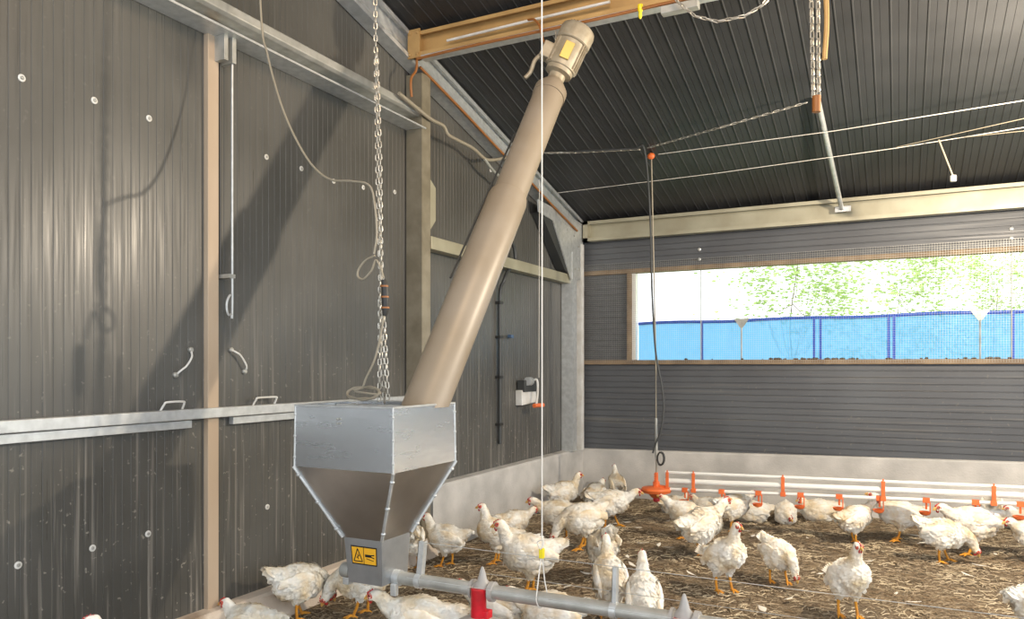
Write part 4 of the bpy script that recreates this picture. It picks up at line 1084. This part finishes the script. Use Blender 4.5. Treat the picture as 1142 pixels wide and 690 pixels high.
HENS = [
 ('stoop', 333, 690, 40, 1.0, 'white hen with tail to the left and hidden head, beside the kerb near the hopper'),
 ('lie', 280, 712, 165, .95, 'pale hen sitting low at the bottom edge below the kerb, leftmost whole back'),
 ('stoop', 403, 686, 185, 1.0, 'hen with lowered red head right under the hopper outlet'),
 ('walk', 470, 746, 168, 1.08, 'white hen with red comb at the bottom edge right of the hopper outlet'),
 ('alert', 136, 812, 200, 1.0, 'hen of which only a cream head shows at the bottom left corner'),
 ('walk', 458, 633, 100, 1.0, 'white hen half hidden behind the right side of the hopper outlet'),
 ('stand', 498, 631, 168, .92, 'greyish ruffled hen beside the plinth end right of the hopper'),
 ('alert', 553, 628, 185, .95, 'upright white hen facing left in front of the plinth'),
 ('stand', 590, 662, 190, 1.16, 'big white hen facing left behind the yellow cord clip'),
 ('walk', 573, 606, 25, .85, 'white hen facing right, tucked behind the upright hen by the plinth'),
 ('walk', 624, 603, 172, 1.05, 'white hen facing left with raised tail right of the white cord'),
 ('stand', 628, 574, 15, 1.0, 'white hen with raised head nearest the plinth corner'),
 ('lie', 664, 562, 60, 1.15, 'hen resting in the room corner, left one of two'),
 ('alert', 688, 560, 100, .85, 'hen in the room corner, right one of two'),
 ('walk', 682, 588, 350, 1.05, 'hen with cream neck looking right below the room corner'),
 ('stoop', 650, 612, 195, 1.15, 'hen pecking the litter to the left in the flock near the corner'),
 ('peck', 672, 645, 100, 1.05, 'white hen with tail up and head down behind the two rear-view hens'),
 ('alert', 680, 690, 95, 1.0, 'hen seen from behind with its comb up, beside the second pipe upright'),
 ('alert', 718, 715, 85, .98, 'cream-necked hen seen from behind, right of the second pipe upright'),
 ('drink', 765, 600, 170, .95, 'hen behind, reaching left to the orange bell drinker'),
 ('drink', 782, 622, 25, 1.15, 'large white hen with raised tail drinking from the line, near the bell drinker'),
 ('alert', 808, 660, 300, 1.0, 'white hen standing upright with red comb turned right, in the middle of the floor'),
 ('walk', 817, 591, 20, 1.0, 'hen behind the drinker line with its head under the third cup'),
 ('lie', 838, 581, 170, 1.0, 'hen resting by the back wall, leftmost of the resting row'),
 ('lie_tuck', 876, 583, 250, 1.0, 'hen resting by the back wall, middle of the resting row'),
 ('lie', 913, 580, 185, 1.05, 'hen resting by the back wall with tail to the right, end of the resting row'),
 ('stoop', 868, 650, 285, .92, 'white hen with bowed red head in the open middle of the floor'),
 ('drink', 953, 606, 15, .95, 'white hen stretching right to a cup, behind the front right hen'),
 ('alert', 946, 688, 275, .98, 'white hen facing the camera at the bottom, right of centre'),
 ('drink', 1002, 603, 175, 1.05, 'hen facing left under the drinker line with two yellow legs showing'),
 ('stoop', 1052, 627, 340, 1.02, 'white hen with head lowered to the right, right part of the floor'),
 ('walk', 1086, 618, 178, 1.15, 'large cream-backed hen stretching left behind the stooping hen'),
 ('stand', 1106, 586, 60, .9, 'hen beyond the drinker line under the eighth cup'),
 ('lie', 1150, 594, 170, 1.1, 'hen resting beyond the drinker line at the right edge'),
 ('walk', 1156, 628, 185, 1.0, 'hen cut by the right edge below the drinker line'),
 ('walk', 1160, 716, 10, 1.0, 'hen cut by the bottom right corner, only its tail showing'),
 ('walk', 552, 722, 150, .95, 'cream hen below the feed pipe left of the cord'),
 ('walk', 616, 732, 170, 1.0, 'white hen below the feed pipe at the foot of the cord'),
 ('lie', 752, 572, 20, .9, 'hen resting by the back wall just right of the bell drinker'),
 ('lie', 790, 574, 165, .9, 'hen resting by the back wall behind the large drinking hen'),
]
for i, h_ in enumerate(HENS): put(*h_)

# ---------------------------------------------------------------- litter straw and feathers
random.seed(11)
def straws(n, x0, x1, y0, y1, M, w=.0022, zmin=0):
    m = MB()
    for k in range(n):
        u = random.random()**.8; y = y0+(y1-y0)*u; x = random.uniform(x0, x1)
        h = noise.noise(Vector((x*2.2, y*2.2, 0)))*.012 + noise.noise(Vector((x*9, y*9, 3)))*.007 - .004
        a_ = random.uniform(0, PI); L_ = random.uniform(.02, .075); d = Vector((math.cos(a_), math.sin(a_), random.uniform(-.12, .12)))*L_/2
        s_ = Vector((-math.sin(a_), math.cos(a_), 0))*random.uniform(.6, 1.3)*w; c_ = Vector((x, y, h+random.uniform(.0, .008))); upz = Vector((0, 0, w))
        b_ = Vector((0, 0, random.uniform(-.004, .006)))
        m.add([c_-d-s_, c_-d+s_, c_-d+upz*1.2, c_+b_-s_, c_+b_+s_, c_+b_+upz*1.2, c_+d-s_, c_+d+s_, c_+d+upz*1.2],
              [(0, 3, 5, 2), (2, 5, 4, 1), (3, 6, 8, 5), (5, 8, 7, 4), (0, 2, 1), (6, 7, 8)])
    return m
tag(straws(17000, -3.05, 2.2, 2.0, 7.8, M_straw, .0026).build('straw', M_straw), 'loose chopped straw scattered all over the litter floor', 'straw', kind='stuff')
tag(straws(9000, -3.05, 2.2, 2.0, 7.8, M_bark).build('wood_shavings', M_bark), 'darker stalk bits mixed through the litter floor', 'litter', kind='stuff')
fm = MB(); pts = [Vector((-.035+.07*k/8, .004*math.sin(k*.5), .004+.006*(k/8)**2)) for k in range(9)]
wds = [.001, .005, .010, .013, .014, .013, .010, .006, .001]
for k, (p, w_) in enumerate(zip(pts, wds)): fm.v += [p+Vector((0, -w_, 0)), p+Vector((0, 0, .002)), p+Vector((0, w_, 0))]
for k in range(8):
    a_ = 3*k; fm.f += [[a_, a_+1, a_+4, a_+3], [a_+1, a_+2, a_+5, a_+4]]
fm.tube([Vector((-.05, 0, .003))]+pts, .0009, 5)
fme = fm.mesh('feather', M_featherloose, True)
spots = [(700, 583), (687, 584), (712, 589), (745, 581), (700, 621), (705, 630), (716, 606), (735, 608), (746, 611), (830, 592), (1022, 598), (1030, 606), (1078, 641), (1092, 631), (1110, 618), (788, 629), (840, 598), (1133, 672), (969, 626), (655, 640), (633, 655), (770, 640), (880, 668), (1000, 662), (1020, 672), (900, 600), (915, 640), (850, 680)]
for i, (px, py) in enumerate(spots):
    p = at(px, py, z=.012); o = bpy.data.objects.new('loose_feather', fme); C.objects.link(o); o.location = p; o.rotation_euler = (random.uniform(-.2, .2), random.uniform(-.15, .15), random.uniform(0, 6.28)); s_ = random.uniform(.7, 1.5); o.scale = (s_, s_, s_)
    tag(o, 'small white feather lying loose on the straw litter', 'feather', 'loose white feathers on the litter')

# ---------------------------------------------------------------- light
w = bpy.data.worlds.new('world'); bpy.context.scene.world = w; w.use_nodes = True; nt = w.node_tree
bg = nt.nodes['Background']; bg.inputs[0].default_value = (.90, .95, 1, 1); bg.inputs[1].default_value = 1.25
def sun(rot, e, col, ang=.01):
    l = bpy.data.lights.new('sun', 'SUN'); l.energy = e; l.color = col; l.angle = ang; o = bpy.data.objects.new('sun', l); C.objects.link(o); o.rotation_euler = rot; return o
sun((math.radians(-8), math.radians(-16), 0), 3.6, (1, .96, .88))
l = bpy.data.lights.new('hanging_lamp', 'POINT'); l.energy = 235; l.color = (1, .84, .64); l.shadow_soft_size = .05
o = bpy.data.objects.new('hanging_lamp', l); C.objects.link(o); o.location = (1.0, 5.17, 2.70)
l = bpy.data.lights.new('warm_fill_lamp', 'POINT'); l.energy = 75; l.color = (1, .70, .42); l.shadow_soft_size = .35  # unseen soft light, added to warm the upper walls and the tan beam
o = bpy.data.objects.new('warm_fill_lamp', l); C.objects.link(o); o.location = (-.6, 2.2, 3.95)
s = bpy.context.scene
s.view_settings.view_transform = 'Standard'; s.view_settings.look = 'None'; s.view_settings.gamma = 1; s.view_settings.use_curve_mapping = False
s.view_settings.exposure = 0.9
